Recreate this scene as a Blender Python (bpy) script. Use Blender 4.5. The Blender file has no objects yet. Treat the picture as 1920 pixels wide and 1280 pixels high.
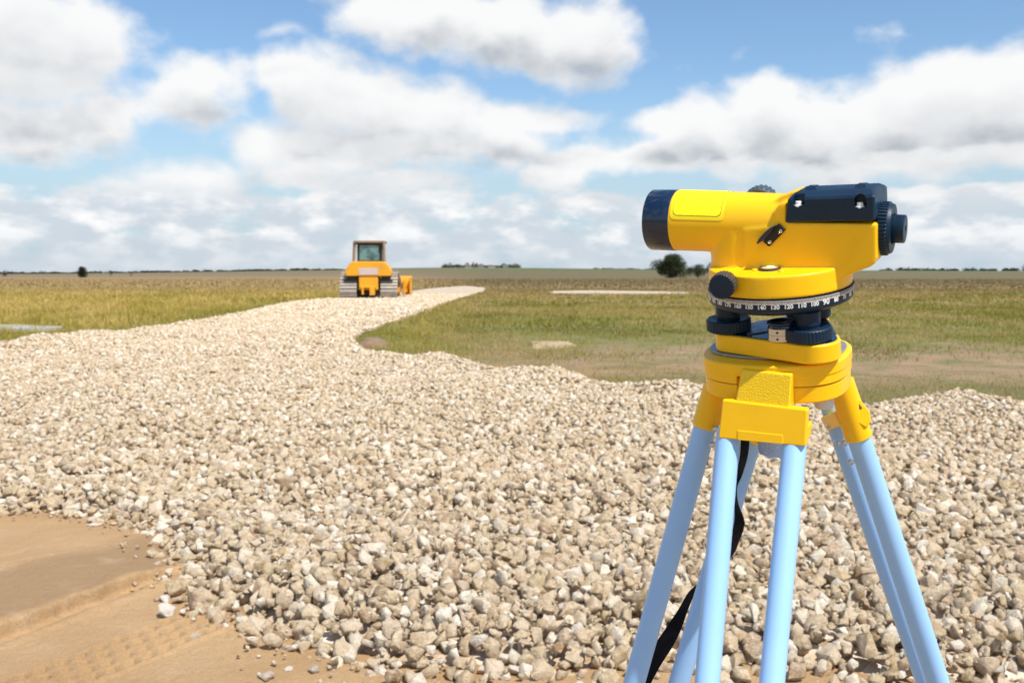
import bpy, bmesh, math, random
import numpy as np
from mathutils import Vector, Matrix, Euler

R = math.radians
sc = bpy.context.scene
col = sc.collection
rng = np.random.default_rng(7)
random.seed(7)

# ------------------------------------------------------------------ camera
PITCH = R(3.92)
CAMZ = 1.4
FPX = 1867.0
cam_d = bpy.data.cameras.new('camera')
cam = bpy.data.objects.new('camera', cam_d)
col.objects.link(cam)
cam.location = (0, 0, CAMZ)
cam.rotation_euler = (R(90) - PITCH, 0, 0)
cam_d.sensor_width = 36.0
cam_d.lens = 35.0
cam_d.clip_start = 0.05
cam_d.clip_end = 20000
cam_d.dof.use_dof = True
cam_d.dof.focus_distance = 1.36
cam_d.dof.aperture_fstop = 12.0
sc.camera = cam


def ray(px, py):
    a = (px - 960) / FPX
    b = (640 - py) / FPX
    return Vector((a, math.cos(PITCH) + b * math.sin(PITCH), -math.sin(PITCH) + b * math.cos(PITCH)))


def at(px, py, Y):
    """a point of the place: measured direction and distance Y ahead"""
    d = ray(px, py)
    return Vector((0, 0, CAMZ)) + d * (Y / d.y)


def gnd(px, py, z=0.0):
    d = ray(px, py)
    return Vector((0, 0, CAMZ)) + d * ((z - CAMZ) / d.z)


# ------------------------------------------------------------------ helpers
def tag(o, label=None, cat=None, group=None, kind=None):
    if label: o['label'] = label
    if cat: o['category'] = cat
    if group: o['group'] = group
    if kind: o['kind'] = kind
    return o


def empty(name, M=None):
    o = bpy.data.objects.new(name, None)
    col.objects.link(o)
    o.empty_display_size = 0.05
    if M is not None: o.matrix_world = M
    return o


def obj(name, bm, mat, parent=None, bevel=0, seg=2, smooth=False, angle=35, wn=False):
    bmesh.ops.recalc_face_normals(bm, faces=bm.faces[:])
    me = bpy.data.meshes.new(name)
    bm.to_mesh(me)
    bm.free()
    mats = mat if isinstance(mat, (list, tuple)) else [mat]
    for m in mats: me.materials.append(m)
    o = bpy.data.objects.new(name, me)
    col.objects.link(o)
    if parent is not None: o.parent = parent
    if bevel:
        b = o.modifiers.new('bevel', 'BEVEL')
        b.width = bevel; b.segments = seg; b.limit_method = 'ANGLE'; b.angle_limit = R(angle)
        b.harden_normals = True
        smooth = True
    if smooth:
        for p in me.polygons: p.use_smooth = True
        try:
            me.set_sharp_from_angle(angle=R(angle))
        except Exception:
            pass
    return o


def basis(p0, p1):
    p0 = Vector(p0); p1 = Vector(p1)
    z = (p1 - p0).normalized()
    x = z.orthogonal().normalized()
    # keep x stable
    ref = Vector((0, 0, 1)) if abs(z.z) < 0.9 else Vector((1, 0, 0))
    x = ref.cross(z).normalized()
    y = z.cross(x)
    return p0, p1, x, y, z


def lathe(bm, p0, p1, prof, seg=48, fn=None, cap=True, mi=0):
    """prof: list of (distance along axis in m, radius)."""
    p0, p1, x, y, z = basis(p0, p1)
    rings = []
    for (h, r) in prof:
        ring = []
        for i in range(seg):
            a = 2 * math.pi * i / seg
            rr = r * (fn(a, h) if fn else 1)
            ring.append(bm.verts.new(p0 + z * h + x * (rr * math.cos(a)) + y * (rr * math.sin(a))))
        rings.append(ring)
    for a, b in zip(rings[:-1], rings[1:]):
        for i in range(seg):
            f = bm.faces.new((a[i], a[(i + 1) % seg], b[(i + 1) % seg], b[i]))
            f.material_index = mi
    if cap:
        f = bm.faces.new(rings[0]); f.material_index = mi
        f = bm.faces.new(rings[-1]); f.material_index = mi
    return rings


def cyl(bm, p0, p1, r0, r1=None, seg=32, mi=0):
    r1 = r0 if r1 is None else r1
    L = (Vector(p1) - Vector(p0)).length
    return lathe(bm, p0, p1, [(0, r0), (L, r1)], seg, mi=mi)


def prism(bm, pts, ext, mi=0):
    """pts: list of 3D points (planar loop); ext: vector."""
    ext = Vector(ext)
    a = [bm.verts.new(Vector(p)) for p in pts]
    b = [bm.verts.new(Vector(p) + ext) for p in pts]
    n = len(pts)
    fs = [bm.faces.new(a), bm.faces.new(b)]
    for i in range(n):
        fs.append(bm.faces.new((a[i], a[(i + 1) % n], b[(i + 1) % n], b[i])))
    for f in fs: f.material_index = mi
    return a, b


def box(bm, c, size, M=None, mi=0):
    sx, sy, sz = [v / 2 for v in size]
    M = M or Matrix.Identity(3)
    c = Vector(c)
    P = [(-sx, -sy), (sx, -sy), (sx, sy), (-sx, sy)]
    prism(bm, [c + M @ Vector((x, y, -sz)) for x, y in P], M @ Vector((0, 0, 2 * sz)), mi)


def barbox(bm, p0, p1, w, d, up=(0, 0, 1), mi=0):
    p0 = Vector(p0); p1 = Vector(p1)
    z = (p1 - p0).normalized()
    x = Vector(up).cross(z).normalized()
    y = z.cross(x)
    pts = [p0 + x * (a * w / 2) + y * (b * d / 2) for a, b in ((-1, -1), (1, -1), (1, 1), (-1, 1))]
    prism(bm, pts, p1 - p0, mi)


def raw_mesh(name, V, F, mat, attr=None, parent=None, extra=None):
    """V (n,3) F (m,3) numpy triangles"""
    me = bpy.data.meshes.new(name)
    me.vertices.add(len(V))
    me.vertices.foreach_set('co', np.asarray(V, np.float32).ravel())
    m = len(F)
    me.loops.add(m * 3)
    me.loops.foreach_set('vertex_index', np.asarray(F, np.int32).ravel())
    me.polygons.add(m)
    me.polygons.foreach_set('loop_start', np.arange(0, m * 3, 3, dtype=np.int32))
    me.update(calc_edges=True)
    if attr is not None:
        for k, a in attr.items():
            at_ = me.attributes.new(k, 'FLOAT_COLOR', 'POINT')
            at_.data.foreach_set('color', np.asarray(a, np.float32).ravel())
    me.materials.append(mat)
    o = bpy.data.objects.new(name, me)
    col.objects.link(o)
    if parent: o.parent = parent
    return o


# ------------------------------------------------------------------ numpy noise
def _hash(ix, iy, s):
    n = (ix * 374761393 + iy * 668265263 + s * 2147483647) & 0xffffffff
    n = ((n ^ (n >> 13)) * 1274126177) & 0xffffffff
    n = n ^ (n >> 16)
    return (n & 0xffff) / 65535.0


def vnoise(x, y, s=0):
    x = np.asarray(x, float); y = np.asarray(y, float)
    ix = np.floor(x).astype(np.int64); iy = np.floor(y).astype(np.int64)
    fx = x - ix; fy = y - iy
    fx = fx * fx * (3 - 2 * fx); fy = fy * fy * (3 - 2 * fy)
    a = _hash(ix, iy, s); b = _hash(ix + 1, iy, s); c = _hash(ix, iy + 1, s); d = _hash(ix + 1, iy + 1, s)
    return (a * (1 - fx) + b * fx) * (1 - fy) + (c * (1 - fx) + d * fx) * fy


def fbm(x, y, s=0, o=4):
    t = 0; amp = 0.5; tot = 0
    for i in range(o):
        t = t + amp * vnoise(x * 2 ** i + 17.3 * i, y * 2 ** i - 9.1 * i, s + i); tot += amp; amp *= 0.5
    return t / tot


def sstep(a, b, x):
    t = np.clip((x - a) / (b - a), 0, 1)
    return t * t * (3 - 2 * t)


def poly_sd(P, X, Y):
    """signed distance, positive inside"""
    P = np.asarray(P, float)
    d = np.full(X.shape, 1e9); inside = np.zeros(X.shape, bool)
    n = len(P)
    for i in range(n):
        x0, y0 = P[i]; x1, y1 = P[(i + 1) % n]
        ex, ey = x1 - x0, y1 - y0
        t = np.clip(((X - x0) * ex + (Y - y0) * ey) / (ex * ex + ey * ey + 1e-12), 0, 1)
        d = np.minimum(d, np.hypot(X - x0 - t * ex, Y - y0 - t * ey))
        c = ((y0 > Y) != (y1 > Y))
        with np.errstate(divide='ignore', invalid='ignore'):
            xi = ex * (Y - y0) / (y1 - y0 if y1 != y0 else 1e-12) + x0
        inside ^= c & (X < xi)
    return np.where(inside, d, -d)


# ------------------------------------------------------------------ materials
class NT:
    def __init__(s, mat):
        s.nt = mat.node_tree; s.n = s.nt.nodes; s.l = s.nt.links

    def new(s, t, **kw):
        n = s.n.new(t)
        for k, v in kw.items(): setattr(n, k, v)
        return n

    def math(s, op, a, b=None, c=None, clamp=False):
        n = s.n.new('ShaderNodeMath'); n.operation = op; n.use_clamp = clamp
        for i, v in enumerate((a, b, c)):
            if v is None: continue
            if isinstance(v, (int, float)): n.inputs[i].default_value = v
            else: s.l.new(v, n.inputs[i])
        return n.outputs[0]

    def mix(s, f, a, b, kind='MIX'):
        n = s.n.new('ShaderNodeMix'); n.data_type = 'RGBA'; n.blend_type = kind
        for i, v in ((0, f), (6, a), (7, b)):
            if isinstance(v, (int, float)): n.inputs[i].default_value = v
            elif isinstance(v, (tuple, list)): n.inputs[i].default_value = tuple(v) + ((1,) if len(v) == 3 else ())
            else: s.l.new(v, n.inputs[i])
        return n.outputs[2]

    def noise(s, vec, scale, detail=4, rough=0.55, out=0, dist=0):
        n = s.n.new('ShaderNodeTexNoise'); n.inputs['Scale'].default_value = scale
        n.inputs['Detail'].default_value = detail; n.inputs['Roughness'].default_value = rough
        n.inputs['Distortion'].default_value = dist
        if vec is not None: s.l.new(vec, n.inputs['Vector'])
        return n.outputs[out]

    def ramp(s, fac, stops, interp='LINEAR'):
        n = s.n.new('ShaderNodeValToRGB'); cr = n.color_ramp; cr.interpolation = interp
        while len(cr.elements) > 1: cr.elements.remove(cr.elements[-1])
        cr.elements[0].position = stops[0][0]; cr.elements[0].color = tuple(stops[0][1]) + (1,)
        for p, c in stops[1:]:
            e = cr.elements.new(p); e.color = tuple(c) + (1,)
        s.l.new(fac, n.inputs[0])
        return n.outputs[0]

    def mrange(s, v, a, b, c=0, d=1, smooth=False):
        n = s.n.new('ShaderNodeMapRange')
        if smooth: n.interpolation_type = 'SMOOTHSTEP'
        s.l.new(v, n.inputs[0])
        for i, q in enumerate((a, b, c, d)): n.inputs[i + 1].default_value = q
        return n.outputs[0]

    def bump(s, h, strength, dist, normal=None):
        n = s.n.new('ShaderNodeBump'); n.inputs['Strength'].default_value = strength
        n.inputs['Distance'].default_value = dist
        s.l.new(h, n.inputs['Height'])
        if normal is not None: s.l.new(normal, n.inputs['Normal'])
        return n.outputs[0]


def newmat(name):
    m = bpy.data.materials.new(name); m.use_nodes = True
    n = NT(m)
    n.p = n.n['Principled BSDF']
    return m, n


def paint(name, c, rough=0.4, var=0.06, metal=0, bscale=900, bstr=0.08, spec=0.5, coat=0, bdist=0.0005, c2=None, dscale=30):
    m, n = newmat(name)
    tc = n.new('ShaderNodeTexCoord').outputs['Object']
    nz = n.noise(tc, dscale, 5, 0.6)
    c2 = c2 or tuple(v * (1 - 3 * var) for v in c)
    fac = n.mrange(nz, 0.35, 0.75)
    n.l.new(n.mix(fac, c, c2), n.p.inputs['Base Color'])
    n.l.new(n.mrange(n.noise(tc, dscale * 2.3, 4, 0.6), 0.3, 0.7, rough * 0.85, min(1, rough * 1.25)), n.p.inputs['Roughness'])
    n.p.inputs['Metallic'].default_value = metal
    n.p.inputs['Specular IOR Level'].default_value = spec
    n.p.inputs['Coat Weight'].default_value = coat
    if bstr:
        n.l.new(n.bump(n.noise(tc, bscale, 2, 0.5), bstr, bdist), n.p.inputs['Normal'])
    return m


M = {}
M['yellow'] = paint('yellow_enamel', (1.0, 0.57, 0.002), 0.34, 0.02, bscale=1400, bstr=0.12)
M['yellow_hammer'] = paint('hammered_yellow_enamel', (1.0, 0.64, 0.004), 0.22, 0.02, bscale=800, bstr=0.9, coat=0.4, bdist=0.0011)
M['sticker'] = paint('bright_yellow_sticker', (1.0, 0.98, 0.0), 0.45, 0.0, bstr=0)
M['navy'] = paint('navy_plastic', (0.004, 0.024, 0.056), 0.40, 0.1, bscale=1800, bstr=0.15, spec=0.32)
M['navy_gloss'] = paint('navy_anodised', (0.003, 0.018, 0.055), 0.24, 0.05, bstr=0.02, spec=0.4, coat=0.5)
M['black'] = paint('black_plastic', (0.006, 0.006, 0.008), 0.3, 0.0, bstr=0.05)
M['strap'] = paint('black_webbing', (0.005, 0.007, 0.012), 0.8, 0.1, bscale=1500, bstr=0.5, spec=0.2)
M['chrome'] = paint('polished_steel', (0.60, 0.62, 0.66), 0.24, 0.02, metal=1, bstr=0)
M['steel'] = paint('brushed_steel', (0.45, 0.47, 0.5), 0.38, 0.1, metal=1, bstr=0.1)
M['white_ink'] = paint('white_ink', (0.85, 0.86, 0.86), 0.5, 0.0, bstr=0)
M['scale'] = paint('scale_band', (0.66, 0.60, 0.55), 0.5, 0.0, bstr=0)
M['tube'] = paint('pale_blue_tube', (0.32, 0.57, 0.95), 0.42, 0.02, bstr=0.04, c2=(0.36, 0.61, 0.96), dscale=9, metal=0.0)
M['zinc'] = paint('grey_casting', (0.42, 0.44, 0.47), 0.42, 0.12, metal=0.6, bscale=900, bstr=0.4, dscale=120)
M['brown_knob'] = paint('worn_knurl', (0.10, 0.085, 0.07), 0.35, 0.15, bstr=0.1, metal=0.3)
M['cream'] = paint('level_vial', (0.85, 0.72, 0.30), 0.12, 0.02, bstr=0, coat=1)
m, n = newmat('mesh_fabric')
tc = n.new('ShaderNodeTexCoord').outputs['Object']
w = n.new('ShaderNodeTexVoronoi'); w.inputs['Scale'].default_value = 700; n.l.new(tc, w.inputs['Vector'])
n.l.new(n.mix(w.outputs['Distance'], (0.20, 0.33, 0.62), (0.55, 0.70, 0.92)), n.p.inputs['Base Color'])
n.p.inputs['Roughness'].default_value = 0.8
n.l.new(n.bump(w.outputs['Distance'], 0.7, 0.0006), n.p.inputs['Normal'])
M['mesh'] = m
m, n = newmat('lens_glass')
n.p.inputs['Base Color'].default_value = (0.05, 0.08, 0.12, 1); n.p.inputs['Roughness'].default_value = 0.03
n.p.inputs['Coat Weight'].default_value = 1
M['lens'] = m
# ------------------------------------------------------------------ light and sky
EXPO = 0.16
SUN_DIR = Vector((0.33, -0.42, 0.84)).normalized()
sun_el = math.asin(SUN_DIR.z)
sun_az = math.atan2(SUN_DIR.x, SUN_DIR.y)
sd = bpy.data.lights.new('sun', 'SUN')
sd.energy = 5.0; sd.angle = R(0.53); sd.color = (1.0, 0.95, 0.86)
so = bpy.data.objects.new('sun', sd); col.objects.link(so)
so.location = (20, -10, 40)
so.rotation_euler = SUN_DIR.to_track_quat('Z', 'Y').to_euler()

w = bpy.data.worlds.new('World'); sc.world = w; w.use_nodes = True
wn = NT(w)
for nd in list(wn.n): wn.n.remove(nd)
out = wn.new('ShaderNodeOutputWorld')
sky = wn.new('ShaderNodeTexSky'); sky.sky_type = 'NISHITA'; sky.sun_disc = False
sky.sun_elevation = sun_el; sky.sun_rotation = sun_az
sky.air_density = 1.0; sky.dust_density = 0.6; sky.ozone_density = 1.2; sky.altitude = 100
hs = wn.new('ShaderNodeHueSaturation'); hs.inputs['Saturation'].default_value = 1.0
wn.l.new(sky.outputs[0], hs.inputs['Color'])
bg1 = wn.new('ShaderNodeBackground'); bg1.inputs['Strength'].default_value = 0.15
el_ = wn.new('ShaderNodeSeparateXYZ')
tcw0 = wn.new('ShaderNodeTexCoord').outputs['Generated']; wn.l.new(tcw0, el_.inputs[0])
skyc = wn.mix(1.0, hs.outputs[0], (0.70, 0.82, 0.90), 'MULTIPLY')
skyc = wn.mix(wn.mrange(el_.outputs[2], 0.0, 0.20, 0.93, 0.0, True), skyc, (3.1, 3.85, 4.4))
wn.l.new(skyc, bg1.inputs['Color'])
tcw = wn.new('ShaderNodeTexCoord').outputs['Generated']
sx = wn.new('ShaderNodeSeparateXYZ'); wn.l.new(tcw, sx.inputs[0])
az = wn.math('ARCTAN2', sx.outputs[0], sx.outputs[1])
hyp = wn.math('SQRT', wn.math('ADD', wn.math('MULTIPLY', sx.outputs[0], sx.outputs[0]), wn.math('MULTIPLY', sx.outputs[1], sx.outputs[1])))
el = wn.math('ARCTAN2', sx.outputs[2], hyp)
cb = wn.new('ShaderNodeCombineXYZ'); wn.l.new(az, cb.inputs[0]); wn.l.new(el, cb.inputs[1])
P0 = cb.outputs[0]
CL = [(40, 110, 130, 110, 1), (130, 60, 110, 60, .8), (205, 212, 50, 42, 1.2), (70, 235, 150, 55, 1), (0, 20, 130, 70, 1), (210, 110, 60, 60, .5),
      (400, 150, 100, 42, .9), (340, 185, 90, 45, .9), (420, 215, 110, 36, .7),
      (560, 150, 60, 55, 1.2), (610, 185, 90, 85, 1.3), (700, 210, 110, 75, 1.3), (800, 225, 110, 70, 1.2), (650, 280, 190, 45, 1), (890, 250, 130, 62, 1.1), (980, 225, 110, 30, .9), (960, 280, 90, 40, 1), (480, 285, 60, 40, 1.1),
      (620, 0, 110, 22, .7), (760, 20, 140, 50, 1), (880, 50, 150, 55, 1), (1000, 75, 130, 62, 1.1), (1090, 70, 95, 80, 1.2), (1150, 100, 40, 40, .7),
      (535, 52, 70, 24, .7), (1275, 118, 50, 18, .45), (1380, 90, 80, 18, .35), (1690, 72, 85, 32, .6), (1275, 165, 35, 22, .4),
      (1245, 240, 70, 26, .9), (1330, 225, 80, 50, 1.1), (1440, 210, 100, 55, 1.1), (1540, 240, 130, 50, 1.1), (1680, 200, 120, 60, 1.1), (1790, 180, 130, 65, 1.2), (1910, 170, 120, 75, 1.2), (1840, 250, 170, 60, 1.1), (1480, 275, 300, 42, 1), (1700, 290, 300, 50, 1),
      (1040, 325, 60, 42, 1.2), (1190, 300, 150, 26, 1), (560, 330, 110, 24, .9), (720, 345, 130, 26, .9), (340, 350, 120, 42, 1), (250, 335, 60, 14, .4)]


def px2ae(px, py):
    d = ray(px, py)
    return math.atan2(d.x, d.y), math.atan2(d.z, math.hypot(d.x, d.y))


def cloud_field(off):
    va = wn.new('ShaderNodeVectorMath', operation='ADD'); wn.l.new(P0, va.inputs[0]); va.inputs[1].default_value = (0, off, 0)
    V = va.outputs[0]
    # domain warp
    n1 = wn.new('ShaderNodeTexNoise'); n1.inputs['Scale'].default_value = 9; n1.inputs['Detail'].default_value = 3
    n1.inputs['Roughness'].default_value = 0.55
    wn.l.new(V, n1.inputs['Vector'])
    vm = wn.new('ShaderNodeVectorMath', operation='MULTIPLY_ADD'); wn.l.new(n1.outputs['Color'], vm.inputs[0])
    vm.inputs[1].default_value = (0.055, 0.04, 0); vm.inputs[2].default_value = (-0.0275, -0.02, 0)
    vb = wn.new('ShaderNodeVectorMath', operation='ADD'); wn.l.new(V, vb.inputs[0]); wn.l.new(vm.outputs[0], vb.inputs[1])
    W = vb.outputs[0]
    acc = None
    for (px, py, rx, ry, wt) in CL:
        a, e = px2ae(px, py)
        qx = FPX / rx * 0.9; qy = FPX / ry * 0.9
        nd = wn.new('ShaderNodeVectorMath', operation='MULTIPLY_ADD'); wn.l.new(W, nd.inputs[0])
        nd.inputs[1].default_value = (qx, qy, 0); nd.inputs[2].default_value = (-a * qx, -e * qy, 0)
        ln = wn.new('ShaderNodeVectorMath', operation='LENGTH'); wn.l.new(nd.outputs[0], ln.inputs[0])
        f = wn.math('MULTIPLY_ADD', ln.outputs['Value'], -0.5 * wt, (0.5 + 0.5 * wt * 0.9) if wt >= .8 else (.275 + .34 * wt))
        if acc is None: acc = f
        else: acc = wn.math('SMOOTH_MAX', acc, f, 0.12)
    # low band of small clouds towards the horizon, and open fair-weather cloud elsewhere
    sp = wn.new('ShaderNodeSeparateXYZ'); wn.l.new(V, sp.inputs[0])
    mv = wn.new('ShaderNodeVectorMath', operation='MULTIPLY'); wn.l.new(V, mv.inputs[0]); mv.inputs[1].default_value = (1, 2.1, 1)
    nb = wn.noise(mv.outputs[0], 15, 4, 0.5)
    band = wn.mrange(sp.outputs[1], 0.108, 0.066, 0, 1, True)
    low = wn.math('ADD', wn.math('MULTIPLY', wn.math('SUBTRACT', nb, 0.5), 2.2), wn.math('MULTIPLY_ADD', band, 1.35, -0.60))
    far = wn.mrange(wn.math('ABSOLUTE', sp.outputs[0]), 0.55, 0.8)
    high = wn.mrange(sp.outputs[1], 0.30, 0.45)
    n3 = wn.noise(V, 3.2, 5, 0.55)
    oth = wn.math('MULTIPLY_ADD', n3, 3.0, -1.2)
    oth = wn.math('SUBTRACT', oth, wn.math('MULTIPLY', wn.math('SUBTRACT', 1.0, wn.math('MAXIMUM', far, high)), 3.0))
    acc = wn.math('MAXIMUM', acc, oth)
    acc = wn.math('SMOOTH_MAX', acc, low, 0.15)
    mvd = wn.new('ShaderNodeVectorMath', operation='MULTIPLY'); wn.l.new(V, mvd.inputs[0]); mvd.inputs[1].default_value = (1, 1.35, 1)
    nd = wn.noise(mvd.outputs[0], 22, 4, 0.5)
    return wn.math('MULTIPLY_ADD', wn.math('SUBTRACT', nd, 0.5), 0.72, acc)


f0 = cloud_field(0.0)
f1 = cloud_field(0.036)
mask = wn.mrange(f0, 0.31, 0.68, 0, 0.985, True)
f2 = cloud_field(-0.034)
inn = wn.mrange(f1, 0.30, 1.0, 0, 1, True)
bot = wn.mrange(f2, 0.75, 0.15, 0, 1, True)
shade = wn.math('ADD', wn.math('MULTIPLY', inn, 0.42), wn.math('MULTIPLY', wn.math('MULTIPLY', inn, bot), 0.78))
nz = wn.noise(P0, 30, 4, 0.5)
shade = wn.math('MULTIPLY', shade, wn.mrange(nz, 0.3, 0.7, 0.85, 1.12), clamp=True)
ccol = wn.mix(shade, (0.87, 0.87, 0.87), (0.44, 0.475, 0.515))
lowtint = wn.mrange(el, 0.0, 0.085, 1, 0, True)
mvl = wn.new('ShaderNodeVectorMath', operation='MULTIPLY'); wn.l.new(P0, mvl.inputs[0]); mvl.inputs[1].default_value = (1, 2.0, 1)
puff = wn.mrange(wn.noise(mvl.outputs[0], 22, 3, 0.5), 0.40, 0.68, 0, 1, True)
lowc = wn.mix(puff, (0.54, 0.61, 0.68), (0.90, 0.90, 0.90))
lowc = wn.mix(wn.mrange(el, 0.0, 0.05, 0.75, 0, True), lowc, (0.52, 0.59, 0.66))
ccol = wn.mix(wn.mrange(el, 0.055, 0.10, 0.92, 0, True), ccol, lowc)
bg2 = wn.new('ShaderNodeBackground'); wn.l.new(ccol, bg2.inputs['Color']); bg2.inputs['Strength'].default_value = 1.0
mixs = wn.new('ShaderNodeMixShader')
wn.l.new(mask, mixs.inputs[0]); wn.l.new(bg1.outputs[0], mixs.inputs[1]); wn.l.new(bg2.outputs[0], mixs.inputs[2])
wn.l.new(mixs.outputs[0], out.inputs[0])
w.cycles.sampling_method = 'MANUAL'; w.cycles.sample_map_resolution = 512

sc.view_settings.view_transform = 'Standard'
sc.view_settings.look = 'None'
sc.view_settings.exposure = EXPO
sc.view_settings.gamma = 1
sc.cycles.max_bounces = 6
sc.cycles.use_denoising = True
# ------------------------------------------------------------------ ground, sand, gravel
ZE = 0.07
far_edge = [(-40, 648), (0, 641), (60, 632), (115, 626), (165, 621), (215, 619), (255, 613), (300, 609), (345, 604), (400, 594), (430, 590), (480, 578), (520, 569), (560, 563), (620, 560), (660, 556), (740, 549), (800, 541), (850, 537), (880, 536)]
right_edge = [(912, 539), (905, 545), (880, 552), (850, 560), (820, 570), (800, 579), (770, 588), (745, 597), (712, 606), (680, 616), (662, 627), (664, 640), (690, 652), (735, 664), (770, 667), (810, 664), (850, 667), (900, 678), (930, 690), (985, 693), (1030, 686), (1070, 690), (1110, 705), (1170, 715), (1215, 722), (1260, 717), (1320, 722), (1390, 735), (1480, 746), (1560, 750), (1620, 752), (1690, 739), (1740, 737), (1790, 733), (1840, 736), (1890, 748), (1925, 756)]
sand_edge = [(0, 967), (60, 963), (120, 965), (165, 978), (210, 985), (245, 995), (268, 1008), (290, 1028), (305, 1058), (318, 1086), (345, 1110), (355, 1140), (385, 1162), (425, 1172), (455, 1190), (480, 1205), (530, 1228), (590, 1240), (640, 1256), (690, 1278)]
GP = [tuple(gnd(px, py, ZE).xy) for px, py in far_edge]
GP += [tuple(gnd(px, py, ZE).xy) for px, py in right_edge]
GP += [(8.0, 11.4), (14, 12.5), (14, 2.0), (4.0, 2.6), (2.6, 2.9), (1.7, 3.15), (1.2, 3.18), (0.95, 3.36), (0.75, 3.22), (0.55, 3.36), (0.3, 3.25), (0.0, 3.30), (-0.3, 3.26)]
GP += [tuple(gnd(px, py, 0.01).xy) for px, py in reversed(sand_edge)]
GP += [(-3.9, 5.95), (-6, 6.3), (-16, 6.6), (-18, 20)]
GP = np.array(GP)
EDGE_SAND = np.array([(x, y) for x, y in GP if y < 6.5 and x < 4.5])


def gravel_h(X, Y, sd):
    # bed thickness ramps up from the edge, with heaps along the rim
    X = np.asarray(X); Y = np.asarray(Y)
    near = sstep(9, 5, Y)
    ramp = sstep(-0.02, 0.34, sd) * (0.085 + 0.02 * near)
    und = (fbm(X * 0.9, Y * 0.7, 3, 3) - 0.5) * 0.10 * sstep(0.1, 0.8, sd)
    rim = (fbm(X * 1.9, Y * 0.9, 9, 2) - 0.42) * 0.13 * sstep(0.0, 0.25, sd) * sstep(1.6, 0.5, sd) * sstep(7, 10, Y) * sstep(45, 30, Y)
    und2 = (fbm(X * 3.3, Y * 3.3, 5, 2) - 0.5) * 0.05 * sstep(0.05, 0.4, sd)
    return ramp + und + rim + und2


# ground sheet (field)
def grid_axis(lo, hi, steps):
    return np.unique(np.concatenate([np.array(s) for s in steps] + [[lo, hi]]))


def sheet(name, xs, ys, zf, mat):
    X, Y = np.meshgrid(xs, ys)
    Z = zf(X, Y)
    V = np.stack([X, Y, Z], -1).reshape(-1, 3)
    nx, ny = len(xs), len(ys)
    i = np.arange(nx * ny).reshape(ny, nx)
    a = i[:-1, :-1].ravel(); b = i[:-1, 1:].ravel(); c = i[1:, 1:].ravel(); d = i[1:, :-1].ravel()
    F = np.concatenate([np.stack([a, b, c], 1), np.stack([a, c, d], 1)])
    o = raw_mesh(name, V, F, mat)
    o.data.polygons.foreach_set('use_smooth', np.ones(len(F), bool))
    return o


SAND_X0, SAND_X1, SAND_Y0, SAND_Y1 = -9.0, 5.0, -4.0, 7.4


def ground_z(X, Y):
    sd = poly_sd(GP, X, Y)
    z = (fbm(X * 0.5, Y * 0.4, 21, 3) - 0.55) * 0.10
    z = z * sstep(7.5, 12, Y) - 0.03
    z = np.where((sd > 0.25) & (Y < 100), z - 0.10, z)
    # low hill far away
    hx = 7.5 * np.exp(-((X - (-95 + 0)) / 260.) ** 2) + 3.6 * sstep(-300, 500, X) + 1.5 * np.exp(-((X - 300) / 300.) ** 2)
    z = z + hx * sstep(420, 1300, Y) * sstep(4200, 2500, Y) + 0.25 * (fbm(X * 0.01, Y * 0.01, 4, 2) - .5) * sstep(150, 400, Y)
    return z


m, n = newmat('field_soil_and_turf')
geo = n.new('ShaderNodeNewGeometry').outputs['Position']
sp = n.new('ShaderNodeSeparateXYZ'); n.l.new(geo, sp.inputs[0])
nw = n.noise(geo, 0.35, 4, 0.6)
yy = n.math('MULTIPLY', sp.outputs[1], n.mrange(nw, 0.2, 0.8, 0.75, 1.25))
lg = n.math('LOGARITHM', n.math('MAXIMUM', yy, 1.0), 10.0)   # 10 m ->1, 100 ->2, 1000->3
lgn = n.math('MULTIPLY', lg, 0.25)
def pos(Y): return math.log10(Y) * 0.25
rightc = n.ramp(lgn, [(pos(10), (.16, .13, .05)), (pos(12.5), (.15, .13, .045)), (pos(14), (.31, .205, .12)), (pos(18), (.29, .19, .11)), (pos(21), (.17, .16, .045)), (pos(34), (.20, .18, .045)), (pos(55), (.26, .19, .07)), (pos(95), (.22, .14, .065)), (pos(160), (.105, .07, .033)), (pos(700), (.115, .075, .036)), (pos(850), (.07, .085, .028)), (pos(1500), (.08, .10, .035))])
leftc = n.ramp(lgn, [(pos(20), (.17, .17, .045)), (pos(30), (.21, .19, .05)), (pos(60), (.28, .22, .075)), (pos(110), (.27, .21, .08)), (pos(200), (.30, .19, .11)), (pos(600), (.17, .11, .06)), (pos(1500), (.09, .085, .045))])
side = n.mrange(n.math('DIVIDE', sp.outputs[0], n.math('MAXIMUM', sp.outputs[1], 1.0)), -0.12, -0.02)
c = n.mix(side, leftc, rightc)
n2 = n.noise(geo, 1.3, 6, 0.65)
c = n.mix(n.mrange(n2, 0.45, 0.7), c, (.13, .15, .035))
n3 = n.noise(geo, 0.8, 5, 0.6, dist=0.5)
c = n.mix(n.mrange(n3, 0.56, 0.72, 0, .7), c, (.38, .27, .16))
n.l.new(c, n.p.inputs['Base Color']); n.p.inputs['Roughness'].default_value = 0.95
n.l.new(n.bump(n.noise(geo, 25, 6, 0.7), 0.8, 0.03), n.p.inputs['Normal'])
M['field'] = m
xs = np.unique(np.concatenate([-np.geomspace(14, 9000, 40), np.linspace(-14, 14, 100), np.geomspace(14, 9000, 40)]))
ys = np.unique(np.concatenate([[-3000, -300, -40, -10], np.linspace(-4, 30, 100), np.geomspace(30, 12000, 110)]))
g = sheet('ground', xs, ys, ground_z, M['field'])
tag(g, kind='structure')

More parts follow.
